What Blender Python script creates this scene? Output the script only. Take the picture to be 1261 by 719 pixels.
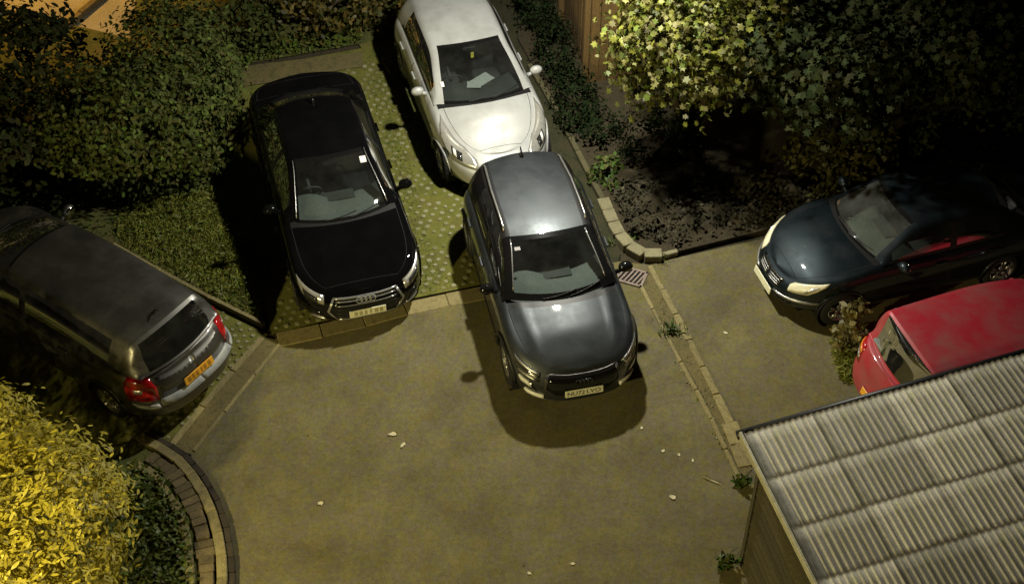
import bpy, math, random
import numpy as np
from mathutils import Vector, Matrix
for o in list(bpy.data.objects): bpy.data.objects.remove(o)
S = bpy.context.scene
COL = S.collection
rng = np.random.default_rng(7)
random.seed(7)

# ------------------------------------------------------------------ camera, sky, lamps, exposure
cd = bpy.data.cameras.new('camera'); cam = bpy.data.objects.new('camera', cd); COL.objects.link(cam)
cam.location = (0, 0, 15.24); cam.rotation_euler = (math.radians(90-45.7), 0, 0)
cd.sensor_width = 36; cd.lens = 36*1800/1261; cd.clip_end = 500
S.camera = cam
S.view_settings.view_transform = 'Standard'; S.view_settings.look = 'None'
S.view_settings.exposure = 0; S.view_settings.gamma = 1
w = bpy.data.worlds.new('World'); S.world = w; w.use_nodes = True
bg = w.node_tree.nodes['Background']; bg.inputs[0].default_value = (1.0, .86, .62, 1); bg.inputs[1].default_value = .0055
S.cycles.use_denoising = True
S.cycles.sample_clamp_indirect = 4
S.cycles.max_bounces = 5; S.cycles.transparent_max_bounces = 12; S.cycles.caustics_reflective = False; S.cycles.caustics_refractive = False
LAMP = Vector((.65, 16.5, 5.6))
def light(name, typ, loc, power, col, size, target=None, spot=150, blend=.5, parent=None):
    l = bpy.data.lights.new(name, typ); l.energy = power; l.color = col; l.shadow_soft_size = size
    o = bpy.data.objects.new(name, l); COL.objects.link(o); o.location = loc
    if typ == 'SPOT': l.spot_size = math.radians(spot); l.spot_blend = blend
    if target is not None: o.rotation_euler = (Vector(target)-Vector(loc)).to_track_quat('-Z', 'Y').to_euler()
    return o
light('street_light', 'SPOT', LAMP, 1900, (1.0, .965, .84), .125, (LAMP.x-.3, LAMP.y-1.2, 0), 165, .6)
light('wall_light', 'SPOT', (-6.6, 5.0, 4.7), 2900, (1.0, .84, .38), .12, (-3.2, 10.5, 0), 135, .7)
light('sodium_light', 'SPOT', (-9.0, 24.8, 5.0), 1900, (1.0, .54, .10), .12, (-8.4, 22.9, 0), 66, .5)

# ------------------------------------------------------------------ helpers
def mesh(name, v, f, mat=None, parent=None, smooth=False, kind=None):
    me = bpy.data.meshes.new(name)
    me.from_pydata([tuple(map(float, p)) for p in v], [], [tuple(int(i) for i in q) for q in f])
    if mat is not None: me.materials.append(mat)
    if smooth: me.shade_smooth()
    o = bpy.data.objects.new(name, me); COL.objects.link(o)
    if parent is not None: o.parent = parent
    if kind: o['kind'] = kind
    return o
def inst(src, name, parent=None, mat4=None):
    o = bpy.data.objects.new(name, src.data if hasattr(src, 'data') else src); COL.objects.link(o)
    if parent is not None: o.parent = parent
    if mat4 is not None: o.matrix_local = mat4
    return o
def thing(name, label, cat, loc=(0, 0, 0), rz=0, group=None):
    o = bpy.data.objects.new(name, None); COL.objects.link(o); o.empty_display_size = .2
    o.location = loc; o.rotation_euler = (0, 0, rz); tag(o, label, cat, group); return o
def tag(o, label, cat, group=None):
    o['label'] = label; o['category'] = cat
    if group: o['group'] = group
    return o
class B:
    """collects simple solids for one mesh"""
    def __init__(s): s.v = []; s.f = []
    def add(s, v, f):
        n = len(s.v); s.v += [tuple(p) for p in v]; s.f += [tuple(i+n for i in q) for q in f]; return s
    def box(s, c, d, m=None, bev=0):
        x, y, z = [k/2 for k in d]
        if bev:
            b = bev
            ring = lambda zz, i: [(-x+i, -y+b+i*0, zz), (-x+b, -y+i, zz), (x-b, -y+i, zz), (x-i, -y+b, zz), (x-i, y-b, zz), (x-b, y-i, zz), (-x+b, y-i, zz), (-x+i, y-b, zz)]
            P = ring(-z, 0)+ring(z-b, 0)+ring(z, b*.7)
            F = [tuple(range(7, -1, -1)), tuple(range(16, 24))]
            for r in (0, 8):
                for i in range(8): F.append((r+i, r+(i+1) % 8, r+8+(i+1) % 8, r+8+i))
        else:
            P = [(sx*x, sy*y, sz*z) for sz in (-1, 1) for sy in (-1, 1) for sx in (-1, 1)]
            F = [(0, 2, 3, 1), (4, 5, 7, 6), (0, 1, 5, 4), (2, 6, 7, 3), (0, 4, 6, 2), (1, 3, 7, 5)]
        P = [Vector(p) for p in P]
        if m is not None: P = [m @ p for p in P]
        return s.add([p+Vector(c) for p in P], F)
    def tube(s, pts, r, n=8, cap=True):
        pts = [Vector(p) for p in pts]; rs = r if hasattr(r, '__len__') else [r]*len(pts)
        P = []; F = []
        up = Vector((0, 0, 1))
        for i, p in enumerate(pts):
            t = (pts[min(i+1, len(pts)-1)]-pts[max(i-1, 0)]).normalized()
            a = t.cross(up if abs(t.z) < .9 else Vector((1, 0, 0))).normalized(); b = t.cross(a)
            P += [p+(a*math.cos(2*math.pi*k/n)+b*math.sin(2*math.pi*k/n))*rs[i] for k in range(n)]
        for i in range(len(pts)-1):
            for k in range(n): F.append((i*n+k, i*n+(k+1) % n, (i+1)*n+(k+1) % n, (i+1)*n+k))
        if cap: F += [tuple(range(n-1, -1, -1)), tuple((len(pts)-1)*n+k for k in range(n))]
        return s.add(P, F)
    def lathe(s, prof, n=24, m=Matrix()):
        """prof [(r, h)] round local y axis"""
        P = []; F = []
        for k in range(n):
            a = 2*math.pi*k/n
            P += [m @ Vector((r*math.cos(a), h, r*math.sin(a))) for r, h in prof]
        q = len(prof)
        for k in range(n):
            for i in range(q-1): F.append((k*q+i, k*q+i+1, ((k+1) % n)*q+i+1, ((k+1) % n)*q+i))
        return s.add(P, F)
    def ball(s, c, d, n=10, m=Matrix()):
        P = []; F = []
        for i in range(n+1):
            t = math.pi*i/n
            for k in range(2*n):
                a = math.pi*k/n
                P.append(Vector(c)+m @ Vector((d[0]*math.sin(t)*math.cos(a), d[1]*math.sin(t)*math.sin(a), d[2]*math.cos(t))))
        for i in range(n):
            for k in range(2*n): F.append((i*2*n+k, (i+1)*2*n+k, (i+1)*2*n+(k+1) % (2*n), i*2*n+(k+1) % (2*n)))
        return s.add(P, F)
    def out(s, name, mat, parent=None, smooth=False, kind=None): return mesh(name, s.v, s.f, mat, parent, smooth, kind)
def sheet(name, poly, z, mat, kind='structure', parent=None):
    o = mesh(name, [(x, y, z) for x, y in poly], [tuple(range(len(poly)))], mat, parent)
    if kind: o['kind'] = kind
    return o
def slab(name, poly, z0, z1, mat, kind='structure', parent=None):
    n = len(poly); v = [(x, y, z0) for x, y in poly]+[(x, y, z1) for x, y in poly]
    f = [tuple(range(n, 2*n))]+[(i, (i+1) % n, n+(i+1) % n, n+i) for i in range(n)]
    return mesh(name, v, f, mat, parent, kind=kind)
CA = math.radians(45.7)
def gp(px, py, z=0.0):
    """world point on height z that the photograph shows at (px, py) - used once to survey the site"""
    c, s = math.cos(CA), math.sin(CA); a = (px-630.5)/1800; b = (py-359.5)/1800
    d = Vector((a, -s*b+c, -c*b-s)); t = (z-15.24)/d.z
    return Vector((0, 0, 15.24))+d*t
def gxy(px, py, z=0.0): p = gp(px, py, z); return (p.x, p.y)

# ------------------------------------------------------------------ materials
def newmat(name):
    m = bpy.data.materials.new(name); m.use_nodes = True; nt = m.node_tree
    return m, nt, nt.nodes['Principled BSDF']
def nz(nt, scale, detail=4, coord='Object', rough=.6, vec=None):
    tc = nt.nodes.new('ShaderNodeTexCoord'); n = nt.nodes.new('ShaderNodeTexNoise')
    n.inputs['Scale'].default_value = scale; n.inputs['Detail'].default_value = detail; n.inputs['Roughness'].default_value = rough
    if vec:
        mp = nt.nodes.new('ShaderNodeMapping'); mp.inputs['Scale'].default_value = vec
        nt.links.new(tc.outputs[coord], mp.inputs[0]); nt.links.new(mp.outputs[0], n.inputs['Vector'])
    else: nt.links.new(tc.outputs[coord], n.inputs['Vector'])
    return n
def ramp(nt, src, stops):
    r = nt.nodes.new('ShaderNodeValToRGB'); e = r.color_ramp.elements
    while len(e) > 1: e.remove(e[0])
    e[0].position = stops[0][0]; e[0].color = (*stops[0][1], 1)
    for p, c in stops[1:]: k = e.new(p); k.color = (*c, 1)
    nt.links.new(src, r.inputs[0]); return r
def mixc(nt, fac, a, b, mode='MIX'):
    m = nt.nodes.new('ShaderNodeMix'); m.data_type = 'RGBA'; m.blend_type = mode
    for sock, val in ((m.inputs[0], fac), (m.inputs[6], a), (m.inputs[7], b)):
        if hasattr(val, "links"): nt.links.new(val, sock)
        else: sock.default_value = val if not isinstance(val, tuple) else (*val, 1)
    return m.outputs[2]
def bump(nt, bs, h, st, dist=.02):
    b = nt.nodes.new('ShaderNodeBump'); b.inputs['Strength'].default_value = st; b.inputs['Distance'].default_value = dist
    nt.links.new(h, b.inputs['Height']); nt.links.new(b.outputs[0], bs.inputs['Normal'])
def mottle(name, stops, s1=3., s2=40., rough=.9, bs=.5, bd=.01, vec=None, coord='Object', fine=.5, rand=0):
    m, nt, p = newmat(name)
    a = nz(nt, s1, 6, coord, .65, vec); b = nz(nt, s2, 5, coord, .7)
    r = ramp(nt, a.outputs['Fac'], stops)
    g = ramp(nt, b.outputs['Fac'], [(.3, (1-fine,)*3), (.7, (1+fine*.6,)*3)])
    c = mixc(nt, 1.0, r.outputs[0], g.outputs[0], 'MULTIPLY')
    if rand:
        oi = nt.nodes.new('ShaderNodeObjectInfo'); rr = ramp(nt, oi.outputs['Random'], [(0, (1-rand,)*3), (1, (1+rand*.6,)*3)])
        c = mixc(nt, 1.0, c, rr.outputs[0], 'MULTIPLY')
    nt.links.new(c, p.inputs['Base Color']); p.inputs['Roughness'].default_value = rough
    bump(nt, p, b.outputs['Fac'], bs, bd); return m
def plain(name, col, rough=.5, metal=0., coat=0., emit=None, spec=.5):
    m, nt, p = newmat(name); p.inputs['Base Color'].default_value = (*col, 1); p.inputs['Roughness'].default_value = rough
    p.inputs['Metallic'].default_value = metal; p.inputs['Coat Weight'].default_value = coat; p.inputs['Specular IOR Level'].default_value = spec
    n = nz(nt, 25, 4); r = ramp(nt, n.outputs['Fac'], [(.3, tuple(c*.82 for c in col)), (.7, tuple(min(1, c*1.08) for c in col))])
    nt.links.new(r.outputs[0], p.inputs['Base Color'])
    return m
def paint(name, col, metal=.5, rough=.42, coat=1., dirt=.25, coatr=.045, spec=.5):
    m, nt, p = newmat(name); p.inputs['Specular IOR Level'].default_value = spec
    n = nz(nt, 2.2, 6); f = nz(nt, 900, 2)
    dust = ramp(nt, n.outputs['Fac'], [(.42, (0, 0, 0)), (.75, (dirt,)*3)])
    fl = ramp(nt, f.outputs['Fac'], [(.35, tuple(c*.85 for c in col)), (.7, tuple(c*1.15 for c in col))])
    c = mixc(nt, dust.outputs[0], fl.outputs[0], (.16, .15, .125))
    nt.links.new(c, p.inputs['Base Color'])
    p.inputs['Metallic'].default_value = metal
    rr = ramp(nt, n.outputs['Fac'], [(.4, (rough,)*3), (.8, (min(1, rough+.2),)*3)]); nt.links.new(rr.outputs[0], p.inputs['Roughness'])
    p.inputs['Coat Weight'].default_value = coat; p.inputs['Coat Roughness'].default_value = coatr
    return m
def glassm(name, tint=(.5, .55, .55), refl=1.0, rough=.03, dirt=.04):
    m = bpy.data.materials.new(name); m.use_nodes = True; nt = m.node_tree; nt.nodes.clear()
    out = nt.nodes.new('ShaderNodeOutputMaterial'); tr = nt.nodes.new('ShaderNodeBsdfTransparent'); gl = nt.nodes.new('ShaderNodeBsdfGlossy')
    df = nt.nodes.new('ShaderNodeBsdfDiffuse'); df.inputs[0].default_value = (.35, .36, .33, 1)
    tr.inputs[0].default_value = (*tint, 1); gl.inputs['Roughness'].default_value = rough
    fr = nt.nodes.new('ShaderNodeFresnel'); fr.inputs[0].default_value = 1.5
    mx = nt.nodes.new('ShaderNodeMixShader'); nt.links.new(fr.outputs[0], mx.inputs[0])
    nt.links.new(tr.outputs[0], mx.inputs[1]); nt.links.new(gl.outputs[0], mx.inputs[2])
    m2 = nt.nodes.new('ShaderNodeMixShader'); n = nz(nt, 3, 5)
    r = ramp(nt, n.outputs['Fac'], [(.35, (dirt*.3,)*3), (.75, (dirt,)*3)]); nt.links.new(r.outputs[0], m2.inputs[0])
    nt.links.new(mx.outputs[0], m2.inputs[1]); nt.links.new(df.outputs[0], m2.inputs[2]); nt.links.new(m2.outputs[0], out.inputs[0])
    return m
def leafm(name, cols, rough=.5, trans=.25, coord='Object', s=6):
    """leaf: colours spread leaf by leaf (random per mesh island)"""
    m, nt, p = newmat(name)
    g = nt.nodes.new('ShaderNodeNewGeometry')
    r = ramp(nt, g.outputs['Random Per Island'], [(i/(len(cols)-1), c) for i, c in enumerate(cols)])
    n = nz(nt, s, 3); q = ramp(nt, n.outputs['Fac'], [(.3, (.55,)*3), (.7, (1.25,)*3)])
    c = mixc(nt, 1., r.outputs[0], q.outputs[0], 'MULTIPLY')
    nt.links.new(c, p.inputs['Base Color']); p.inputs['Roughness'].default_value = rough; p.inputs['Specular IOR Level'].default_value = .3
    tl = nt.nodes.new('ShaderNodeBsdfTranslucent'); nt.links.new(c, tl.inputs[0])
    mx = nt.nodes.new('ShaderNodeMixShader'); mx.inputs[0].default_value = trans
    nt.links.new(p.outputs[0], mx.inputs[1]); nt.links.new(tl.outputs[0], mx.inputs[2])
    nt.links.new(mx.outputs[0], nt.nodes['Material Output'].inputs[0]); return m
M = {}
def tarmac_mat():
    m, nt, p = newmat('tarmac')
    a = nz(nt, .9, 5, rough=.6); b = nz(nt, 2.6, 8, vec=(1.2, 1., 1), rough=.8); f = nz(nt, 70, 4); k = nz(nt, 1.7, 4)
    base = ramp(nt, b.outputs['Fac'], [(.30, (.105, .110, .040)), (.40, (.164, .147, .050)), (.47, (.146, .125, .078)), (.53, (.156, .149, .054)), (.60, (.178, .146, .056)), (.68, (.140, .130, .096)), (.76, (.160, .164, .062))])
    h2 = nz(nt, 9, 5, rough=.8); t2 = ramp(nt, h2.outputs['Fac'], [(.34, (.86, .94, .70)), (.46, (1.04, .98, .92)), (.56, (.98, 1.0, 1.22)), (.68, (1.16, 1.04, .86))])
    lo = ramp(nt, a.outputs['Fac'], [(.32, (.84, .83, .80)), (.68, (1.12, 1.12, 1.12))])
    c = mixc(nt, 1., base.outputs[0], t2.outputs[0], 'MULTIPLY'); c = mixc(nt, 1., c, lo.outputs[0], 'MULTIPLY')
    st = ramp(nt, k.outputs['Fac'], [(.56, (1, 1, 1)), (.74, (.78, .74, .70))]); c = mixc(nt, 1., c, st.outputs[0], 'MULTIPLY')
    g = ramp(nt, f.outputs['Fac'], [(.3, (.78,)*3), (.7, (1.2,)*3)]); c = mixc(nt, 1., c, g.outputs[0], 'MULTIPLY')
    w1 = nz(nt, 1.0, 5, vec=(1.1, .8, 1), rough=.72); ws = ramp(nt, w1.outputs['Fac'], [(.36, (.84, .83, .82)), (.55, (1, 1, 1)), (.72, (1.10, 1.09, 1.08))]); c = mixc(nt, 1., c, ws.outputs[0], 'MULTIPLY')
    f3 = nz(nt, 16, 7, rough=.85); g3 = ramp(nt, f3.outputs['Fac'], [(.34, (.76, .75, .73)), (.5, (1, 1, 1)), (.66, (1.24, 1.24, 1.22))]); c = mixc(nt, 1., c, g3.outputs[0], 'MULTIPLY')
    f2 = nz(nt, 190, 2); g2 = ramp(nt, f2.outputs['Fac'], [(.30, (.62,)*3), (.5, (1,)*3), (.72, (1.45,)*3)]); c = mixc(nt, 1., c, g2.outputs[0], 'MULTIPLY')
    nt.links.new(c, p.inputs['Base Color']); p.inputs['Roughness'].default_value = .93; p.inputs['Specular IOR Level'].default_value = .3
    bump(nt, p, f.outputs['Fac'], .5, .008); return m
M['tarmac'] = tarmac_mat()
M['soil'] = mottle('soil', [(.3, (.034, .026, .012)), (.5, (.066, .050, .022)), (.7, (.042, .040, .016))], 5, 45, .95, 1., .03)
M['grassground'] = mottle('verge soil', [(.3, (.06, .075, .014)), (.5, (.12, .13, .026)), (.7, (.14, .11, .038))], 4, 60, .95, 1., .03)
M['concrete'] = mottle('weathered concrete', [(.3, (.17, .14, .055)), (.5, (.30, .25, .105)), (.7, (.22, .175, .070))], 4, 70, .9, .5, .006, rand=.22)
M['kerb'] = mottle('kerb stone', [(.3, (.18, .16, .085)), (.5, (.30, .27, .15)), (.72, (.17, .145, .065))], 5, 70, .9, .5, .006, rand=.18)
M['sand'] = mottle('gravelly infill', [(.3, (.10, .085, .035)), (.5, (.20, .16, .06)), (.7, (.10, .10, .030))], 7, 80, .95, .9, .02)
M['stud'] = mottle('paver concrete', [(.30, (.14, .14, .04)), (.46, (.21, .20, .085)), (.60, (.30, .285, .16)), (.75, (.165, .16, .055))], 1.6, 80, .9, .4, .005)
M['mossgrass'] = mottle('short grass', [(.3, (.11, .12, .018)), (.5, (.19, .19, .030)), (.66, (.155, .135, .032)), (.8, (.22, .17, .045))], 2.6, 90, .95, 1., .02)
M['grassdark'] = mottle('dark mossy soil', [(.3, (.020, .024, .009)), (.5, (.050, .050, .016)), (.7, (.065, .048, .020))], 4, 60, .95, 1., .03)
M['kerbdim'] = mottle('dimmed kerb stone', [(.3, (.065, .060, .026)), (.5, (.115, .10, .045)), (.72, (.06, .058, .022))], 5, 70, .9, .5, .006, rand=.18)  # darker copy of the kerb stone, the weak light put into its colour
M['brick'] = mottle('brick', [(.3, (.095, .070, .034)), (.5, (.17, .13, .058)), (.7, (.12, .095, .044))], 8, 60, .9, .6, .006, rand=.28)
M['darkbrick'] = mottle('dark kerb brick', [(.3, (.022, .018, .012)), (.5, (.05, .036, .02)), (.75, (.035, .034, .014))], 8, 60, .9, .6, .006, rand=.3)  # near-black brick for the outer ring of the curved kerb
M['fibre'] = mottle('fibre cement', [(.25, (.20, .19, .14)), (.45, (.36, .345, .27)), (.6, (.40, .37, .32)), (.78, (.22, .22, .125))], 2.4, 50, .88, .3, .004, rand=.16, fine=.3)
def stain_fibre(m):
    nt = m.node_tree; p = nt.nodes['Principled BSDF']; src = p.inputs['Base Color'].links[0].from_socket
    tc = nt.nodes.new('ShaderNodeTexCoord'); sp = nt.nodes.new('ShaderNodeSeparateXYZ'); nt.links.new(tc.outputs['Object'], sp.inputs[0])
    n = nz(nt, 9, 4); ad = nt.nodes.new('ShaderNodeMath'); ad.operation = 'MULTIPLY_ADD'; ad.inputs[1].default_value = .12; nt.links.new(n.outputs['Fac'], ad.inputs[0]); nt.links.new(sp.outputs[1], ad.inputs[2])
    r = ramp(nt, ad.outputs[0], [(0, (0, 0, 0))]); mr = nt.nodes.new('ShaderNodeMapRange'); mr.inputs[1].default_value = -.665; mr.inputs[2].default_value = -.585; mr.inputs[3].default_value = .92; mr.inputs[4].default_value = 0
    nt.links.new(ad.outputs[0], mr.inputs[0]); nt.nodes.remove(r)
    c = mixc(nt, mr.outputs[0], src, (.105, .075, .028))
    m2 = nt.nodes.new('ShaderNodeMapRange'); m2.inputs[1].default_value = -.052; m2.inputs[2].default_value = -.014; m2.inputs[3].default_value = 0; m2.inputs[4].default_value = .92
    nt.links.new(sp.outputs[1], m2.inputs[0]); c = mixc(nt, m2.outputs[0], c, (.075, .055, .020))
    ax_ = nt.nodes.new('ShaderNodeMath'); ax_.operation = 'MULTIPLY_ADD'; ax_.inputs[1].default_value = .09; nt.links.new(n.outputs['Fac'], ax_.inputs[0]); nt.links.new(sp.outputs[0], ax_.inputs[2])
    m3 = nt.nodes.new('ShaderNodeMapRange'); m3.inputs[1].default_value = .06; m3.inputs[2].default_value = .15; m3.inputs[3].default_value = .75; m3.inputs[4].default_value = 0
    nt.links.new(ax_.outputs[0], m3.inputs[0]); c = mixc(nt, m3.outputs[0], c, (.12, .115, .065))
    rb_ = nz(nt, 1., 3, vec=(15, .55, 1), rough=.6); rr_ = ramp(nt, rb_.outputs['Fac'], [(.30, (.58, .57, .50)), (.5, (1, 1, 1)), (.70, (1.22, 1.22, 1.16))]); c = mixc(nt, 1., c, rr_.outputs[0], 'MULTIPLY')
    nt.links.new(c, p.inputs['Base Color'])
M['fibre'] = mottle('fibre cement', [(.25, (.31, .29, .18)), (.42, (.50, .48, .35)), (.58, (.56, .525, .44)), (.68, (.46, .45, .28)), (.8, (.32, .32, .15))], 2.0, 50, .88, .3, .004, rand=.30, fine=.3, vec=(2.2, .7, 1))
stain_fibre(M['fibre'])
M['wood'] = mottle('weathered board', [(.3, (.036, .031, .013)), (.5, (.064, .053, .022)), (.7, (.046, .042, .018))], 5, 40, .85, .5, .006, vec=(1, 12, 12), rand=.25)
M['fencewood'] = mottle('brown fence board', [(.3, (.075, .042, .010)), (.5, (.135, .080, .020)), (.7, (.095, .058, .015))], 6, 40, .85, .5, .006, vec=(10, 10, 1), rand=.25)
M['bargeboard'] = mottle('painted barge board', [(.3, (.34, .32, .22)), (.6, (.50, .48, .34))], 6, 60, .7, .3, .004)
M['gutter'] = plain('black gutter', (.012, .012, .012), .45)
M['iron'] = mottle('cast iron', [(.3, (.20, .15, .12)), (.6, (.34, .26, .21))], 12, 80, .7, .5, .004)
M['pit'] = plain('drain pit', (.006, .005, .004), .9)
M['bark'] = mottle('bark', [(.3, (.05, .038, .024)), (.6, (.11, .085, .055))], 12, 50, .95, 1., .02)
M['render_wall'] = mottle('cream render', [(.3, (.42, .38, .28)), (.7, (.56, .50, .38))], 2, 60, .9, .3, .005)
M['rooffelt'] = mottle('roof felt', [(.3, (.018, .017, .016)), (.7, (.035, .032, .028))], 4, 60, .9, .4, .006)
M['paving'] = mottle('pavement', [(.3, (.26, .24, .19)), (.7, (.36, .33, .26))], 2, 60, .9, .4, .006)
M['tyre'] = plain('tyre rubber', (.015, .015, .015), .85)
M['rim'] = plain('alloy', (.55, .55, .55), .3, .9)
M['blacktrim'] = plain('black trim', (.012, .012, .012), .5)
M['gloss'] = plain('gloss black', (.008, .008, .008), .12)
M['gap'] = plain('shut line', (.004, .004, .004), .9)
M['interior'] = plain('interior plastic', (.06, .066, .060), .75)
M['dash'] = plain('dashboard plastic', (.15, .168, .150), .7)
M['dashdark'] = plain('dark dashboard plastic', (.045, .05, .046), .7)
M['seat'] = plain('seat cloth', (.055, .055, .055), .9)
M['seatlight'] = plain('pale seat cloth', (.16, .16, .145), .9)
M['chrome'] = plain('chrome', (.62, .62, .60), .12, 1.)
M['satin'] = plain('satin silver', (.46, .46, .44), .32, .8)
M['darksatin'] = plain('dark satin metal', (.14, .135, .14), .35, .8)
M['shelfgrey'] = plain('grey parcel shelf', (.24, .27, .25), .85)
M['step'] = plain('pale bumper plastic', (.38, .39, .37), .5)
M['lamp'] = plain('lamp reflector', (.55, .54, .48), .22, .55, 1.)
M['lampcream'] = plain('aged lamp lens', (.86, .82, .58), .4, 0, .8)
M['lampdark'] = plain('lamp housing', (.035, .036, .034), .12, .2, 1.)
M['drl'] = plain('running light lens', (.95, .95, .86), .3, 0, 1.)
M['red'] = plain('red lens', (.42, .010, .012), .15, 0, 1.)
M['redbright'] = plain('red reflector', (.95, .02, .03), .15, 0, 1.)
M['orange'] = plain('amber lens', (.8, .25, .03), .2, 0, 1.)
M['platew'] = plain('white plate', (.80, .79, .56), .45)
M['platey'] = plain('yellow plate', (.85, .42, .03), .45)
M['ink'] = plain('plate ink', (.05, .05, .04), .6)
M['inkfaint'] = plain('dirty plate ink', (.40, .38, .23), .6)
M['inkyellow'] = plain('yellow plate ink', (.40, .19, .015), .6)
M['whitepaper'] = plain('paper', (.82, .80, .74), .8)
M['greenreflection'] = plain('green reflection', (.20, .32, .10), .8)  # painted reflection colour for the silver estate's side window
M['yellowpaper'] = plain('yellow tag', (.7, .62, .08), .7)
M['glass'] = glassm('car glass', (.62, .67, .65))
M['glassdark'] = glassm('tinted glass', (.16, .18, .18))
M['mirror'] = plain('mirror glass', (.5, .5, .5), .05, 1.)
M['litter'] = plain('pale dry leaf', (.62, .56, .36), .8)
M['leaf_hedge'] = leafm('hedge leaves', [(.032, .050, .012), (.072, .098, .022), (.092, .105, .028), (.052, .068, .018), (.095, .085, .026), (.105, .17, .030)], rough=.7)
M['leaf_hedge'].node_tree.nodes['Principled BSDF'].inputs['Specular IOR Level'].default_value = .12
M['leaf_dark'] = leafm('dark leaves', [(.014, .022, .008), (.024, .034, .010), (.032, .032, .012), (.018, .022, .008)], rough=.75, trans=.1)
M['leaf_dark'].node_tree.nodes['Principled BSDF'].inputs['Specular IOR Level'].default_value = .08
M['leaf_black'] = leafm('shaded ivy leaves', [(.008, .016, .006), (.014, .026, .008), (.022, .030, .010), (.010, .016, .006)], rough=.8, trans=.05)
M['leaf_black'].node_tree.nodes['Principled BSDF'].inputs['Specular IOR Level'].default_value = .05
M['leaf_maple'] = leafm('maple leaves', [(.060, .064, .010), (.115, .122, .016), (.185, .19, .026), (.085, .075, .022), (.21, .195, .070), (.085, .12, .014), (.040, .034, .014)], trans=.3)
M['leaf_yellow'] = leafm('golden privet leaves', [(.42, .35, .035), (.62, .54, .055), (.54, .46, .045), (.68, .60, .11), (.48, .40, .05), (.34, .30, .04)], trans=.3, s=4)
M['leaf_ivy'] = leafm('ground ivy leaves', [(.065, .105, .014), (.11, .165, .022), (.13, .14, .026), (.085, .14, .020), (.17, .20, .036), (.09, .07, .024)])
M['leaf_turf'] = leafm('turf blades', [(.19, .23, .030), (.25, .28, .040), (.33, .30, .055), (.20, .26, .034), (.29, .23, .06)])
M['leaf_litter'] = leafm('dead leaves', [(.040, .034, .018), (.062, .052, .030), (.050, .046, .020), (.040, .040, .016), (.070, .058, .038)], trans=.05, rough=.85)
M['leaf_autumn'] = leafm('autumn leaves', [(.045, .050, .012), (.075, .075, .016), (.15, .105, .025), (.045, .055, .012), (.20, .14, .035)])
M['leaf_ochre'] = leafm('ochre leaves', [(.05, .05, .014), (.085, .080, .018), (.12, .105, .025), (.05, .045, .014)])
M['leaf_weed'] = leafm('weed leaves', [(.06, .14, .018), (.10, .18, .03), (.16, .16, .05), (.07, .10, .02)])
M['leaf_straw'] = leafm('straw coloured weed', [(.16, .13, .04), (.24, .20, .06), (.12, .11, .03), (.34, .30, .12)])

# ------------------------------------------------------------------ ground and hard landscape
sheet('ground', [(-150, -60), (150, -60), (150, 200), (-150, 200)], -.03, M['soil'])
TARM = [gxy(235, 560), gxy(335, 418), gxy(420, 395), gxy(505, 372), gxy(590, 355), gxy(700, 330), gxy(762, 322), gxy(800, 326), gxy(832, 318), gxy(930, 296),
        (5.2, 16.5), (8, 17.4), (14, 19), (14, 2), (-6, 2), (-3.5, 7), gxy(288, 719), gxy(284, 670), gxy(270, 620), gxy(240, 575)]
sheet('tarmac', TARM, 0, M['tarmac'])
bay = [gxy(335, 412), gxy(505, 368), gxy(590, 351), gxy(762, 318), gxy(735, 240), gxy(716, 200), gxy(655, 90), gxy(620, 20), (-.2, 23), (-3.2, 22.2), gxy(445, 60), gxy(270, 92), (-4.4, 17)]
sheet('bay_base', bay, .003, M['mossgrass'])
sbay = [gxy(330, 412), gxy(205, 548), gxy(150, 600), (-7.5, 10), (-12, 12.5), (-12, 19), gxy(140, 305), gxy(255, 365)]
sheet('side_bay_base', sbay, .005, M['mossgrass'])
verge = [gxy(322, 402), gxy(250, 366), gxy(140, 308), (-12, 19), (-12, 23), gxy(200, 60), gxy(290, 110), (-4.15, 17), gxy(330, 330)]
slab('verge', verge, -.02, .05, M['grassground'])
sheet('back_border', [gxy(445, 55), gxy(270, 86), (-6.5, 19.5), (-7, 24), (-1, 24), (-1.2, 21.6)], .02, M['grassground'])
sheet('back_path', [gxy(447, 66), gxy(447, 84), gxy(330, 104), gxy(205, 122), gxy(190, 98), gxy(330, 80)], .03, M['sand'])
sheet('border_soil', [gxy(655, 90), gxy(720, 210), gxy(742, 250), gxy(764, 312), gxy(762, 322), gxy(700, 328), gxy(660, 215), gxy(620, 110), gxy(590, 20), (-.2, 23), (.3, 23)], .008, M['grassdark'])
BED = [gxy(660, 92), gxy(722, 210), gxy(742, 245), gxy(772, 303), gxy(800, 319), gxy(832, 314), gxy(930, 290), (5.4, 16.7), (14, 19.6), (14, 26), (.2, 26), (.1, 21)]
slab('planting_bed', BED, -.02, .07, M['soil'])

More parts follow.
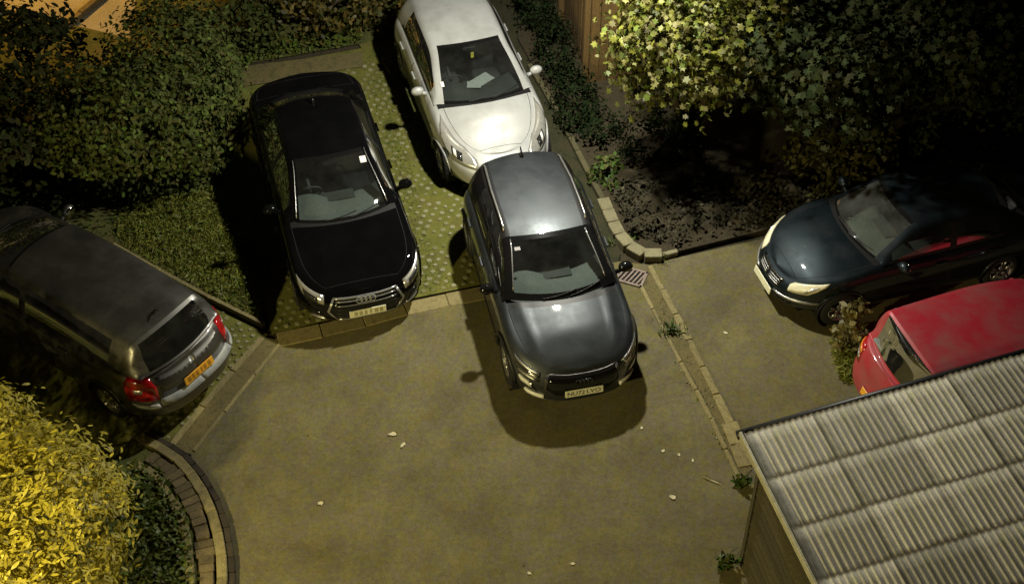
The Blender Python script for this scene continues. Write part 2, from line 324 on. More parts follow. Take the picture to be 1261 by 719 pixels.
def lumps(name, poly, z, n, mat):
    P = np.array(poly); lo = P.min(0); hi = P.max(0); st = .06
    def ins(x, y):
        c_ = False
        for i in range(len(poly)):
            x1, y1 = poly[i]; x2, y2 = poly[(i+1) % len(poly)]
            if (y1 > y) != (y2 > y) and x < (x2-x1)*(y-y1)/(y2-y1)+x1: c_ = not c_
        return c_
    C_ = []
    while len(C_) < n:
        q = lo+(hi-lo)*rng.random(2)
        if ins(*q): C_.append((q[0], q[1], rng.uniform(.08, .26), rng.uniform(.03, .13)))
    C_ = np.array(C_); nx = int((hi[0]-lo[0])/st)+1; ny = int((hi[1]-lo[1])/st)+1; v = []; f = []; idx = {}
    def edge(x, y):
        d = 9
        for i in range(len(poly)):
            a = P[i]; b = P[(i+1) % len(poly)]; t = np.clip(((np.array([x, y])-a) @ (b-a))/max(1e-9, (b-a) @ (b-a)), 0, 1); d = min(d, np.hypot(*(a+(b-a)*t-[x, y])))
        return d
    for i in range(nx):
        for j in range(ny):
            x = lo[0]+i*st; y = lo[1]+j*st
            if not ins(x, y): continue
            h = float((C_[:, 3]*np.exp(-((C_[:, 0]-x)**2+(C_[:, 1]-y)**2)/C_[:, 2]**2)).sum())+random.uniform(0, .012)
            idx[i, j] = len(v); v.append((x, y, z-.01+min(.34, h)*min(1, edge(x, y)/.25)))
    for (i, j) in idx:
        if (i+1, j) in idx and (i, j+1) in idx and (i+1, j+1) in idx: f.append((idx[i, j], idx[i+1, j], idx[i+1, j+1], idx[i, j+1]))
    o = mesh(name, v, f, mat, None, True); o['kind'] = 'structure'; return o
lumps('soil_mound', [gxy(742, 225), gxy(772, 295), gxy(830, 308), gxy(930, 284), (4.6, 16.6), (4.4, 17.4), (2.2, 17.6)], .07, 90, M['soil'])
# surveyed polylines -> rows of stones, each stone a part
def along(pts, step):
    pts = [Vector((p[0], p[1])) for p in pts]; out = []; d = 0; segs = []
    for a, b in zip(pts, pts[1:]): segs.append((a, b, d, (b-a).length)); d += (b-a).length
    def at(s):
        for a, b, d0, l in segs:
            if s <= d0+l or (a, b, d0, l) == segs[-1]: return a+(b-a)*max(0, min(1, (s-d0)/l))
    n = max(1, round(d/step))
    return [(at(d*i/n), at(d*(i+1)/n)) for i in range(n)]
def stones(parent, name, pts, step, wid, z0, z1, mat, gap=.008, off=0, bev=.012, jz=.004, jw=.0):
    for a, b in along(pts, step):
        t = (b-a); L = t.length; t.normalize(); nrm = Vector((-t.y, t.x))
        c = (a+b)/2+nrm*off; wd = wid*(1+random.uniform(-jw, jw)); zt = z1+random.uniform(-jz, jz)
        bb = B(); bb.box((0, 0, 0), (L-gap, wd, zt-z0), bev=bev)
        o = bb.out(name, mat, parent); o.location = (c.x, c.y, (zt+z0)/2); o.rotation_euler = (random.uniform(-.01, .01), random.uniform(-.008, .008), math.atan2(t.y, t.x)+random.uniform(-.012, .012))
k = thing('kerb', 'raised pale kerb curving round the planting bed beside the drain grate', 'kerb')
KP = [gxy(652, 84), gxy(690, 148), gxy(722, 212), gxy(742, 250), gxy(755, 280), gxy(765, 298), gxy(778, 311), gxy(795, 319), gxy(815, 318), gxy(834, 313)]
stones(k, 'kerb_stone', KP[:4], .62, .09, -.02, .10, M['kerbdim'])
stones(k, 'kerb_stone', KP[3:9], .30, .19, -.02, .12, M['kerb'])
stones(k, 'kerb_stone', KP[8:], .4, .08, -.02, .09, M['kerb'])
e1 = thing('edging_strip', 'long double line of pale concrete edging running from the drain to the shed corner', 'edging')
stones(e1, 'edging_stone', [gxy(788, 350), gxy(830, 432), gxy(870, 503), gxy(912, 592)], .55, .055, -.02, .022, M['concrete'], jw=.15)
stones(e1, 'edging_stone', [gxy(800, 328), gxy(850, 422), gxy(893, 508), gxy(916, 558)], .55, .10, -.02, .024, M['concrete'], jw=.2)
stones(e1, 'edging_stone', [gxy(898, 520), gxy(920, 575)], .4, .22, -.02, .026, M['concrete'], jw=.1)
sheet('edging_gravel', [gxy(790, 346), gxy(832, 430), gxy(872, 500), gxy(914, 592), gxy(926, 578), gxy(892, 508), gxy(850, 422), gxy(800, 330)], .008, M['sand'])
e2 = thing('edging_strip', 'pale slab threshold between the grassy parking bays and the tarmac court', 'edging')
stones(e2, 'slab', [gxy(342, 419), gxy(420, 402), gxy(505, 379), gxy(590, 362), gxy(700, 337), gxy(752, 328)], .62, .26, -.02, .012, M['concrete'], jw=.05)
e3 = thing('edging_strip', 'double concrete line across the mouth of the bay behind the silver car', 'edging')
stones(e3, 'edging_stone', [gxy(323, 416), gxy(268, 478), gxy(212, 548)], .7, .09, -.02, .03, M['concrete'])
stones(e3, 'edging_stone', [gxy(349, 418), gxy(292, 488), gxy(238, 556)], .7, .05, -.02, .02, M['concrete'])
sheet('threshold_infill', [gxy(320, 414), gxy(210, 550), gxy(236, 560), gxy(348, 421)], .009, M['sand'])
e4 = thing('edging_board', 'low brown edging along the verge above the silver car roof', 'edging')
stones(e4, 'edging_stone', [gxy(140, 305), gxy(250, 366), gxy(326, 403)], .9, .07, -.02, .09, M['concrete'])

# grass paver studs: real concrete studs between grass joints
def studs(name, poly, ang, pitch, z, parent=None, label=None):
    def inside(x, y):
        c = False; n = len(poly)
        for i in range(n):
            x1, y1 = poly[i]; x2, y2 = poly[(i+1) % n]
            if (y1 > y) != (y2 > y) and x < (x2-x1)*(y-y1)/(y2-y1)+x1: c = not c
        return c
    b = B(); ca, sa = math.cos(ang), math.sin(ang)
    cx = sum(p[0] for p in poly)/len(poly); cy = sum(p[1] for p in poly)/len(poly)
    for i in range(-45, 46):
        for j in range(-50, 51):
            u = (i+.5*(j & 1))*pitch; v = j*pitch*.80
            x = cx+u*ca-v*sa+random.uniform(-.008, .008); y = cy+u*sa+v*ca+random.uniform(-.008, .008)
            if not inside(x, y) or random.random() < .13: continue
            r = pitch*random.uniform(.20, .31); h = random.uniform(.004, .018); t = random.random()
            P = []
            for zz, q in ((-.01, 1.0), (h*.6, 1.0), (h, .72)):
                P += [(x+r*q*math.cos(t+k*math.pi/3), y+r*q*math.sin(t+k*math.pi/3), z+zz) for k in range(6)]
            F = [(q*6+k, q*6+(k+1) % 6, q*6+6+(k+1) % 6, q*6+6+k) for q in (0, 1) for k in range(6)]+[tuple(range(12, 18))]
            b.add(P, F)
    return b.out(name, M['stud'], parent, kind='stuff')
studs('paver_studs', [gxy(340, 408), gxy(505, 366), gxy(590, 349), gxy(700, 325), gxy(640, 190), gxy(520, 60), gxy(447, 80), gxy(330, 112), (-3.7, 17)], math.radians(16), .150, .004)
studs('side_bay_studs', [gxy(322, 415), gxy(207, 546), gxy(150, 560), gxy(160, 420), gxy(255, 368)], math.radians(58), .135, .006)

# ------------------------------------------------------------------ cars
def herm(xs, ys, t):
    xs = np.asarray(xs, float); ys = np.asarray(ys, float); t = np.clip(np.asarray(t, float), xs[0], xs[-1])
    h = np.diff(xs); d = np.diff(ys)/h; m = np.zeros_like(ys); m[0] = d[0]; m[-1] = d[-1]
    for i in range(1, len(xs)-1):
        m[i] = 0 if d[i-1]*d[i] <= 0 else 2*d[i-1]*d[i]/(d[i-1]+d[i])
    k = np.clip(np.searchsorted(xs, t, side='right')-1, 0, len(xs)-2)
    s = (t-xs[k])/h[k]
    return (2*s**3-3*s**2+1)*ys[k]+(s**3-2*s**2+s)*h[k]*m[k]+(-2*s**3+3*s**2)*ys[k+1]+(s**3-s**2)*h[k]*m[k+1]
def sst(a, b, x): t = np.clip((x-a)/(b-a), 0, 1); return t*t*(3-2*t)
class Car:
    """x runs forward with the nose at 0 and the tail at -L, y to the car's left, z up"""
    def __init__(c, P):
        c.P = P; L, W = P['L'], P['W']/2
        nf, nr, af, ar = P.get('nf', 2.9), P.get('nr', 3.2), P.get('af', .95), P.get('ar', .8)
        ph = np.linspace(0, math.pi/2, 400)
        xf = -af+af*np.cos(ph)**(2/nf); yf = W*np.sin(ph)**(2/nf)
        xm = np.linspace(-af, -(L-ar), 300)[1:-1]; ym = np.full_like(xm, W)
        xr = -(L-ar)-ar*np.sin(ph)**(2/nr); yr = W*np.cos(ph)**(2/nr)
        x = np.concatenate([xf, xm, xr]); y = np.concatenate([yf, ym, yr])
        d = np.concatenate([[0], np.cumsum(np.hypot(np.diff(x), np.diff(y)))])
        c.us = d/d[-1]; c.xs = x; c.ys = y; c.L = L; c.Wd = W
    def ux(c, x): return float(np.interp(-x, -c.xs, c.us))
    def uy(c, y): n = 400; return float(np.interp(abs(y), c.ys[:n], c.us[:n]))
    def uyr(c, y): n = 400; return float(np.interp(-abs(y), -c.ys[-n:], c.us[-n:]))
    def edge(c, x): return float(np.interp(-x, -c.xs, c.ys))
    def ze(c, x): a = c.P['ze']; return herm([-p[0] for p in a], [p[1] for p in a], -x)
    def crown(c, x): a = c.P['crown']; return herm([-p[0] for p in a], [p[1] for p in a], -x)
    def raw(c, u, v):
        P = c.P; u = abs(u)
        x0 = np.interp(u, c.us, c.xs); y0 = np.interp(u, c.us, c.ys)
        vv = min(v, 1.0)
        tb = P['sec']; tv = [t[0] for t in tb]
        wf = sst(-1.15, -.12, x0); wr = sst(-(c.L-1.0), -(c.L-.1), x0)
        wr = 1-sst(-(c.L-.1), -(c.L-1.0), x0)
        x = x0-wf*herm(tv, [t[2] for t in tb], vv)+wr*herm(tv, [t[3] for t in tb], vv)
        dy = herm(tv, [t[1] for t in tb], vv)
        y = y0*(1-dy/c.Wd)
        zs = P['sill']+.03*wf+.06*wr
        ze = c.ze(x0)
        if v <= 1: return np.array([x, y, zs+(ze-zs)*v])
        b = 2-v
        z = ze+c.crown(x0)*(1-b**2.4)
        sh = c.P['gh'][0][4]*b*b*(1-float(sst(.885, 1., b)))*.95; xw = c.P['cowl']
        x -= sh*float(sst(-.25, xw+.15, x0) if x0 > xw else 1-sst(xw-.3, xw-.9, x0))
        for (yy, wd, h, xa, xb) in P.get('ridge', []):
            q = abs(b*y)-yy-(x0)*P.get('ridgeslope', 0); z += h*math.exp(-(q/wd)**2)*float(sst(xb, xb+.2, x0)*(1-sst(xa-.15, xa, x0)))
        return np.array([x, b*y, z])
    def F(c, u, v):
        s = -1 if u < 0 else 1
        v0, v1 = .88, 1.1
        if v0 < v < v1:
            t = (v-v0)/(v1-v0); A, E, D = c.raw(u, v0), c.raw(u, 1), c.raw(u, v1)
            p = (1-t)**2*A+2*t*(1-t)*E+t*t*D
        else: p = c.raw(u, v)
        return np.array([p[0], p[1]*s, p[2]])
    def N(c, u, v):
        e = 2e-3; u1 = u
        du = c.F(u1+e, v)-c.F(u1-e, v) if abs(u1) > 2*e else (c.F(3*e, v)-c.F(-3*e, v))
        v = min(v, 1.98); dv = c.F(u1, v+e)-c.F(u1, v-e)
        n = np.cross(du, dv); n /= (np.linalg.norm(n)+1e-12)
        if n @ np.array([0.0 if v < 1 else 0, 0, 1.0])+ (n @ (c.F(u, min(v, .9))*[1, 1, 0]-np.array([-c.L/2, 0, 0]))) * .5 < 0: n = -n
        return n
    def rows(c, rows, ns=10, d=.006, sub=1):
        """rows: [(v, s_left, s_right)] -> skin patch standing d proud of the body, with a skirt"""
        R = []
        for (a, b) in zip(rows, rows[1:]):
            for q in range(sub): R.append(tuple(a[i]+(b[i]-a[i])*q/sub for i in range(3)))
        R.append(rows[-1])
        v = []; f = []; n = ns+1
        for lay in (d, -.01):
            for (vv, s0, s1) in R:
                for i in range(n):
                    s = s0+(s1-s0)*i/ns; v.append(c.F(s, vv)+c.N(s, vv)*lay)
        m = len(R)*n; I = lambda r, i: r*n+i
        for r in range(len(R)-1):
            for i in range(ns): f.append((I(r, i), I(r, i+1), I(r+1, i+1), I(r+1, i)))
        bd = [I(0, i) for i in range(n)]+[I(r, ns) for r in range(1, len(R))]+[I(len(R)-1, i) for i in range(ns-1, -1, -1)]+[I(r, 0) for r in range(len(R)-2, 0, -1)]
        for a, b in zip(bd, bd[1:]+bd[:1]): f.append((a, a+m, b+m, b))
        return v, f
    # greenhouse
    def G(c, k, q):
        T = c.P['gh']; kk = [t[0] for t in T]
        s = -1 if q < 0 else 1; q = abs(q)
        X, Z, Wt, bow, cr = [float(herm(kk, [t[i] for t in T], k)) for i in range(1, 6)]
        kmax = kk[-1]
        def top(b):
            x = X-bow*b*b; y = Wt*b; z = Z-cr*b*b
            ye = c.edge(x)*(1-c.P['sec'][-1][1]/c.Wd); bb = min(1., y/ye)
            dz = float(c.ze(x)+c.crown(x)*(1-bb**2.4))+.004
            g = 1-min(1., max(0., min(k/.10, (kmax-k)/.10))); g = g*g*(3-2*g)
            return np.array([x, y, z*(1-g)+dz*g])
        def side(m):
            E = top(1.); x = E[0]; ye = c.edge(x)*(1-c.P['sec'][-1][1]/c.Wd)*c.P.get('belt', .945)
            ye = max(ye, E[1]) if E[2]-float(c.ze(x)) < .06 else ye
            Bp = np.array([x, ye, float(c.ze(x))+.006+min(0.02, .2*float(c.crown(x)))])
            if Bp[2] > E[2]: Bp[2] = E[2]-.001
            p = E*(1-m)+Bp*m; h = E[2]-Bp[2]
            p[1] += .075*h*math.sin(math.pi*m); return p
        q0, q1 = .90, 1.10
        if q0 < q < q1:
            t = (q-q0)/(q1-q0); p = (1-t)**2*top(q0)+2*t*(1-t)*top(1.)+t*t*side(q1-1)
        elif q <= 1: p = top(q)
        else: p = side(min(1., q-1))
        return np.array([p[0], p[1]*s, p[2]])
    def kx(c, x):
        ks = np.linspace(0, c.P['gh'][-1][0], 300); xs = np.array([c.G(k, 1.0)[0] for k in ks]); return float(np.interp(-x, -xs, ks))
def grid(fn, us, vs, keep=None):
    v = [fn(a, b) for a in us for b in vs]; f = []; n = len(vs)
    for i in range(len(us)-1):
        for j in range(n-1):
            q = (i*n+j, i*n+j+1, (i+1)*n+j+1, (i+1)*n+j)
            if keep is not None:
                ctr = (v[q[0]]+v[q[1]]+v[q[2]]+v[q[3]])/4
                if not keep(ctr, (us[i]+us[i+1])/2, (vs[j]+vs[j+1])/2): continue
            f.append(q)
    return v, f
def fill(a, b, step): return list(np.linspace(a, b, max(2, int(math.ceil(abs(b-a)/step))+1)))
def lines(br, step):
    br = sorted(set(round(x, 6) for x in br)); o = []
    for a, b in zip(br, br[1:]): o += fill(a, b, step)[:-1]
    return o+[br[-1]]
def merged(parts):
    """join grids, welding coincident points, facing outward"""
    key = {}; V = []; Fs = []
    for v, f in parts:
        mp = []
        for p in v:
            q = (round(p[0], 4), round(p[1], 4), round(p[2], 4))
            if q not in key: key[q] = len(V); V.append(p)
            mp.append(key[q])
        for q in f:
            t = []
            for i in q:
                if mp[i] not in t: t.append(mp[i])
            if len(t) > 2: Fs.append(tuple(t))
    return V, Fs
def fixn(o):
    import bmesh
    bm = bmesh.new(); bm.from_mesh(o.data); bmesh.ops.recalc_face_normals(bm, faces=bm.faces); bm.to_mesh(o.data); bm.free(); return o

def build_car(name, label, paintm, P, pos, yaw, group=None, opt={}):
    c = Car(P); L, W = P['L'], P['W']/2
    root = thing(name, label, 'car', (pos[0], pos[1], 0), yaw, group)
    def part(nm, vf, mat, smooth=True, parent=None, fix=False):
        if not vf[1]: return None
        V, Fs = vf; pa = list(range(len(V)))
        def find(i):
            while pa[i] != i: pa[i] = pa[pa[i]]; i = pa[i]
            return i
        for q in Fs:
            for i in q[1:]: pa[find(i)] = find(q[0])
        gr = {}
        for q in Fs: gr.setdefault(find(q[0]), []).append(q)
        if len(gr) > 1:
            o = None
            for fs in sorted(gr.values(), key=len, reverse=True):
                us_ = sorted({i for q in fs for i in q}); mp_ = {i: n for n, i in enumerate(us_)}
                o2 = mesh(nm, [V[i] for i in us_], [tuple(mp_[i] for i in q) for q in fs], mat, parent or root, smooth); o = o or o2
            return o
        o = mesh(nm, vf[0], vf[1], mat, parent or root, smooth)
        if fix: fixn(o)
        return o
    xc, xr = P['cowl'], P['rearbase']         # deck opening
    hood0 = P.get('hood0', -.10); bh = P.get('hoodb', .86); g = .006
    # --- lower body: macro cells
    ub = [0, c.ux(hood0-g), c.ux(hood0), c.ux(xc), c.ux(xc-.11), c.ux(xr+.05), 1.0]
    doors = P['doors']                         # list of (x_front, x_rear)
    for a, b in doors: ub += [c.ux(a), c.ux(a-.008), c.ux(b+.008), c.ux(b)]
    dv0, dv1 = .10, 1.0
    boot = P.get('boot')
    if boot: ub += [c.ux(boot[0]), c.ux(boot[1]), c.ux(boot[0]-.008), c.ux(boot[1]+.008)]
    us = lines(ub, .014)
    vb = [0, dv0, dv0+.012, .88, dv1, 1.02, 1.1, 2-bh-.010, 2-bh, 2]
    vs = lines(vb, .075)
    ax = (P['ax'][0], P['ax'][1]); wr = P['wheel']; ar = wr+.055
    bodyc = []; gapc = []; hoodc = []; doorc = {}; bootc = []; cowlc = []
    def cls(ctr, u, v):
        x = ctr[0]; xo = float(np.interp(u, c.us, c.xs))
        if v < 1:
            for a in ax:
                if (x-a)**2+(ctr[2]-wr)**2 < ar**2 and abs(ctr[1]) > .4*W: return None
            for i, (a, b) in enumerate(doors):
                if b < xo < a and dv0 < v:
                    if xo > a-.008 or xo < b+.008 or v < dv0+.012: return 'gap'
                    return ('door', i)
            return 'body'
        bb = 2-v
        if hood0 >= xo > xc and bb < bh+.010: return 'hood' if bb < bh and xo < hood0-g else 'gap'
        if xo > xc: return 'body'
        if xo > xc-.11: return 'cowl' if bb < .885 else 'body'
        if xo > xr+.05: return None if bb < .90 else 'body'
        if boot and boot[1] < xo < boot[0] and bb < bh+.010:
            return 'boot' if bb < bh and boot[1]+.008 < xo < boot[0]-.008 else 'gap'
        return 'body'
    buckets = {}
    for sgn in (1, -1):
        sus = [sgn*u for u in us]; sus[0] = sgn*1e-9
        v = [c.F(a, b) for a in sus for b in vs]; n = len(vs)
        for i in range(len(us)-1):
            for j in range(n-1):
                q = (i*n+j, i*n+j+1, (i+1)*n+j+1, (i+1)*n+j)
                if sgn > 0: q = q[::-1]
                ctr = (v[q[0]]+v[q[1]]+v[q[2]]+v[q[3]])/4
                k = cls(ctr, (us[i]+us[i+1])/2, (vs[j]+vs[j+1])/2)
                if k is None: continue
                if isinstance(k, tuple): k = ('door', k[1], sgn)
                buckets.setdefault(k, {}).setdefault(sgn, [v, []])[1].append(q)
    def mk(k, nm, mat, parent=None):
        if k not in buckets: return None
        V, Fs = merged([(a, b) for a, b in buckets[k].values()])
        used = sorted({i for q in Fs for i in q}); mp = {i: n for n, i in enumerate(used)}
        return part(nm, ([V[i] for i in used], [tuple(mp[i] for i in q) for q in Fs]), mat, True, parent)
    mk('body', 'body', paintm); mk('hood', 'bonnet', paintm); mk('gap', 'shut_line', M['gap']); mk('cowl', 'scuttle', M['blacktrim'])
    mk('boot', 'boot_lid', paintm)
    for i in range(len(doors)):
        for sg in (1, -1):
            d = mk(('door', i, sg), 'door', paintm)
            if d:
                a, b = doors[i]; u = c.ux(b+.18)*sg; p = c.F(u, .84); n = c.N(u, .84)
                hb = B(); hb.box((0, 0, 0), (.19, .03, .028), bev=.008); h = hb.out('handle', opt.get('handle', paintm), d); h.location = Vector(p)+Vector(n)*.018
    # underside and arch liners
    fb = B(); fb.box((-L/2, 0, P['sill']+.02), (L-.5, 2*W-.5, .03)); fb.box((-L/2, 0, .30), (L-1.9, 2*W-.24, .03)); fb.out('floor_pan', M['gap'], root)
    for a in ax:
        for s in (1, -1):
            pr = [(ar-.004, s*(W-.03)), (ar-.004, s*(W-.34)), (.01, s*(W-.34))]
            B().lathe(pr, 24, Matrix.Translation((a, 0, wr))).out('arch_liner', M['gap'], root)
    for a in ax:
        for s in (1, -1):
            ab = B(); pts = []
            for t in np.linspace(-.18, math.pi+.18, 22):
                x = a+ar*math.cos(t); z = wr+ar*math.sin(t); z = max(z, P['sill'])
                u = c.ux(x); zs = c.raw(u, 0)[2]; v = (z-zs)/(c.raw(u, 1)[2]-zs)
                pts.append(c.F(s*u, max(0, min(.97, v)))+np.array([0, s*.002, 0]))
            ab.tube(pts, opt.get('archr', .022), 6); ab.out('arch_trim', opt.get('arch', paintm), root, True)
            tb = B(); mt = Matrix.Translation((a, s*(W-.115), wr)); tw = .1
            tb.lathe([(wr*.66, -tw), (wr*.93, -tw), (wr, -tw*.7), (wr, tw*.7), (wr*.93, tw), (wr*.66, tw)], 28, mt)
            ty = tb.out('wheel', M['tyre'], root, True)
            rb = B(); o = s*tw*.8
            rb.lathe([(wr*.68, s*tw*.95), (wr*.60, s*tw*.9), (wr*.60, -s*tw)], 28, mt)
            rb.lathe([(.001, o), (.06, o), (.07, o-s*.03)], 14, mt)
            for i in range(5):
                t = 2*math.pi*i/5+.3*s
                for dt in (-.13, .13):
                    p0 = mt @ Vector((.05*math.cos(t+dt), o-s*.01, .05*math.sin(t+dt))); p1 = mt @ Vector((wr*.63*math.cos(t+dt*1.3), o+s*.005, wr*.63*math.sin(t+dt*1.3)))
                    rb.tube([p0, p1], .016, 6)
            rb.out('rim', opt.get('rim', M['rim']), ty, True)
    # --- greenhouse
    kb = [c.kx(x) for x in P['bpill']]; kc = [c.kx(x) for x in P['cpill']]; ka = P.get('ka', .30)
    kmax = P['gh'][-1][0]
    ke = opt.get('wsedge', .05)
    K = lines([0, ke, .93, 1., ka, kb[0], kb[1], kc[0], kc[1], 2., 2.07, 2.90, kmax]+list(P.get('k4', [])), .085)
    Q = lines([0, .87, 1.10, 1.14, 1.88, 2.], .10)
    qg = P.get('qglass', .87)
    gb = {}
    for sgn in (1, -1):
        v = [c.G(a, sgn*b if b > 0 else sgn*1e-9) for a in K for b in Q]; n = len(Q)
        for i in range(len(K)-1):
            for j in range(n-1):
                k = (K[i]+K[i+1])/2; q = (Q[j]+Q[j+1])/2
                if q < .87:
                    nm = 'ws_edge' if k < ke or .93 < k < 1. else 'ws' if k < .93 else 'roof' if k < 2. else 'frame' if k < 2.07 else 'rw' if k < 2.90 else 'frame'
                elif q < 1.14: nm = 'rail' if 1. < k < 2. else 'frame'
                elif q < 1.88:
                    nm = 'frame' if k < ka else ('sw', 0, sgn) if k < kb[0] else 'seal' if k < kb[1] else ('sw', 1, sgn) if k < kc[0] else P.get('cfill', 'frame') if k < kc[1] else 'frame'
                    if P.get('k4') and P['k4'][0] < k < P['k4'][1]: nm = ('sw', 2, sgn)
                else: nm = 'seal' if ka*.6 < k < kc[1] else 'frame'
                f = (i*n+j, i*n+j+1, (i+1)*n+j+1, (i+1)*n+j)
                gb.setdefault(nm, {}).setdefault(sgn, [v, []])[1].append(f if sgn < 0 else f[::-1])
    def mg(k, nm, mat, lab=None):
        if k not in gb: return None
        V, Fs = merged([(a, b) for a, b in gb[k].values()])
        used = sorted({i for q in Fs for i in q}); mp = {i: n for n, i in enumerate(used)}
        o = part(nm, ([V[i] for i in used], [tuple(mp[i] for i in q) for q in Fs]), mat)
        return o
    mg('roof', 'roof', opt.get('roof', paintm)); mg('frame', 'cabin_frame', opt.get('frame', paintm)); mg('rail', 'roof_rail', opt.get('rail', paintm))
    mg('ws', 'windscreen', opt.get('wsglass', M['glass'])); mg('ws_edge', 'windscreen_edge', M['gloss']); mg('seal', 'window_seal', opt.get('seal', M['blacktrim']))
    mg('rw', 'rear_window', opt.get('rearglass', M['glass']))
    for k in list(gb):
        if isinstance(k, tuple): mg(k, 'side_window', opt.get('sideglass', M['glassdark']))
    # --- wipers
    if not opt.get('nowiper'):
        for s in (1, -1):
            wb = B(); pts = [Vector(c.G(.03+.05*t, (s*.25+.42*t if True else 0)*1.0))+Vector((0, 0, .018)) for t in np.linspace(-.3, 1.2, 6)]
            wb.tube(pts, .009, 5); wb.out('wiper', M['blacktrim'], root)
    # --- interior
    zb = float(c.ze(xc)); T = P['gh']
    dx = T[0][1]
    db = B(); dm = opt.get('dash', M['dash'])
    V = []; n = 17; F_ = []
    for j in range(n):
        y = (-1+2*j/(n-1))*(W-.18); bw = 1-abs(2*j/(n-1)-1)**2
        x0 = dx-.30+.24*bw; hump = .085*math.exp(-((y+.36)/.19)**2)
        V += [(x0, y, zb-.03), (x0-.28, y, zb+.01+hump*.6), (x0-.55, y, zb-.005+hump), (x0-.64, y, zb-.06+hump), (x0-.62, y, .5)]
    for j in range(n-1):
        for i in range(4): F_.append((j*5+i, (j+1)*5+i, (j+1)*5+i+1, j*5+i+1))
    db.add(V, F_); dsh = db.out('dashboard', dm, root, True)
    if opt.get('dashmat', True):
        pb = B(); pb.box((dx-.62, .02, zb+.012), (.20, .46, .02), bev=.006); pb.out('dash_display', M['dashdark'], dsh)
    sx = dx-1.22
    for y, dxs in ((-.36, 0), (.36, .06)):
        sb = B(); tilt = Matrix.Rotation(math.radians(-14), 3, 'Y')
        sb.box((sx-.05+dxs, y, .52), (.52, .50, .16), bev=.05); sb.box((sx-.40+dxs, y, .84), (.13, .46, .58), tilt, bev=.05)
        st = sb.out('seat', opt.get('seatm', M['seat']), root, True)
        hb = B(); hb.box((sx-.50+dxs, y, 1.20), (.09, .26, .16), tilt, bev=.03); hb.out('headrest', opt.get('seatm', M['seat']), st, True)
    rb = B(); rb.box((sx-1.15, 0, .84), (.16, 1.16, .55), bev=.05); rb.box((sx-.85, 0, .50), (.5, 1.2, .18), bev=.05); rs = rb.out('rear_seat', M['seat'], root, True)
    for y in (-.36, .36): B().box((sx-1.2, y, 1.15), (.08, .25, .12), bev=.03).out('headrest', M['seat'], rs, True)
    if T[-2][1] < sx-1.45:
        pb = B(); xa, xb = max(sx-1.28, T[-1][1]+.62), T[-1][1]+.06
        pb.box(((xa+xb)/2, 0, float(c.ze(xb))+opt.get('shelfz', -.04)), (max(.1, xa-xb), 1.10, .03), bev=.01); pb.out('parcel_shelf', opt.get('shelf', M['interior']), root)
    wb = B(); mt = Matrix.Translation((sx+.33, -.36, zb-.02)) @ Matrix.Rotation(math.radians(62), 4, 'Z') if False else Matrix.Translation((sx+.36, -.36, zb-.04)) @ Matrix.Rotation(math.radians(-65), 4, 'Y')
    ring = [mt @ Vector((.18*math.cos(t), .18*math.sin(t), 0)) for t in np.linspace(0, 2*math.pi, 21)]
    wb.tube(ring, .014, 6, False); wb.tube([mt @ Vector((-.17, 0, 0)), mt @ Vector((.17, 0, 0))], .016, 6); wb.tube([mt @ Vector((0, 0, 0)), mt @ Vector((0, 0, .25))], .03, 6)
    wb.out('steering_wheel', M['dashdark'], root, True)
    ib = B(); gm = Vector(c.G(.86, 0.0)); ib.box(gm+Vector((-.10, 0, -.07)), (.03, .22, .06), bev=.01); ib.out('rear_view_mirror', M['blacktrim'], root)
    # --- mirrors
    for s in (1, -1):
        kx_ = P['mirx']; y0 = c.edge(kx_)*.95; z0 = float(c.ze(kx_))+.06
        mb = B(); mb.ball((kx_, s*(y0+.125), z0+.02), (.07, .105, .078), 8); mb.tube([(kx_, s*(y0-.02), z0-.05), (kx_, s*(y0+.08), z0-.02)], [.035, .028], 8)
        mm = mb.out('door_mirror', opt.get('mirrorm', paintm), root, True)
        gb_ = B(); gb_.ball((kx_-.050, s*(y0+.125), z0+.02), (.027, .090, .062), 6); gb_.out('mirror_glass', M['mirror'], mm, True)
    if opt.get('antenna'):
        a = Vector(c.G(1.90, 0.02)); ab = B(); ab.tube([a-Vector((0, 0, .01)), a+Vector((-.03, 0, .05)), a+Vector((-.11, 0, .10))], [.035, .018, .008], 6); ab.out('aerial', M['gloss'], root, True)
    return c, root
def patch(c, root, nm, rows, mat, ns=8, d=.006, sub=2):
    v, f = c.rows(rows, ns, d, sub); o = mesh(nm, v, f, mat, root, True); return fixn(o)
def text_mesh(txt, h):
    cu = bpy.data.curves.new('t', 'FONT'); cu.body = txt; cu.size = h; cu.align_x = 'CENTER'; cu.align_y = 'CENTER'; cu.extrude = .0015; cu.resolution_u = 3
    o = bpy.data.objects.new('t', cu); COL.objects.link(o); dg = bpy.context.evaluated_depsgraph_get(); me = bpy.data.meshes.new_from_object(o.evaluated_get(dg)); bpy.data.objects.remove(o); return me
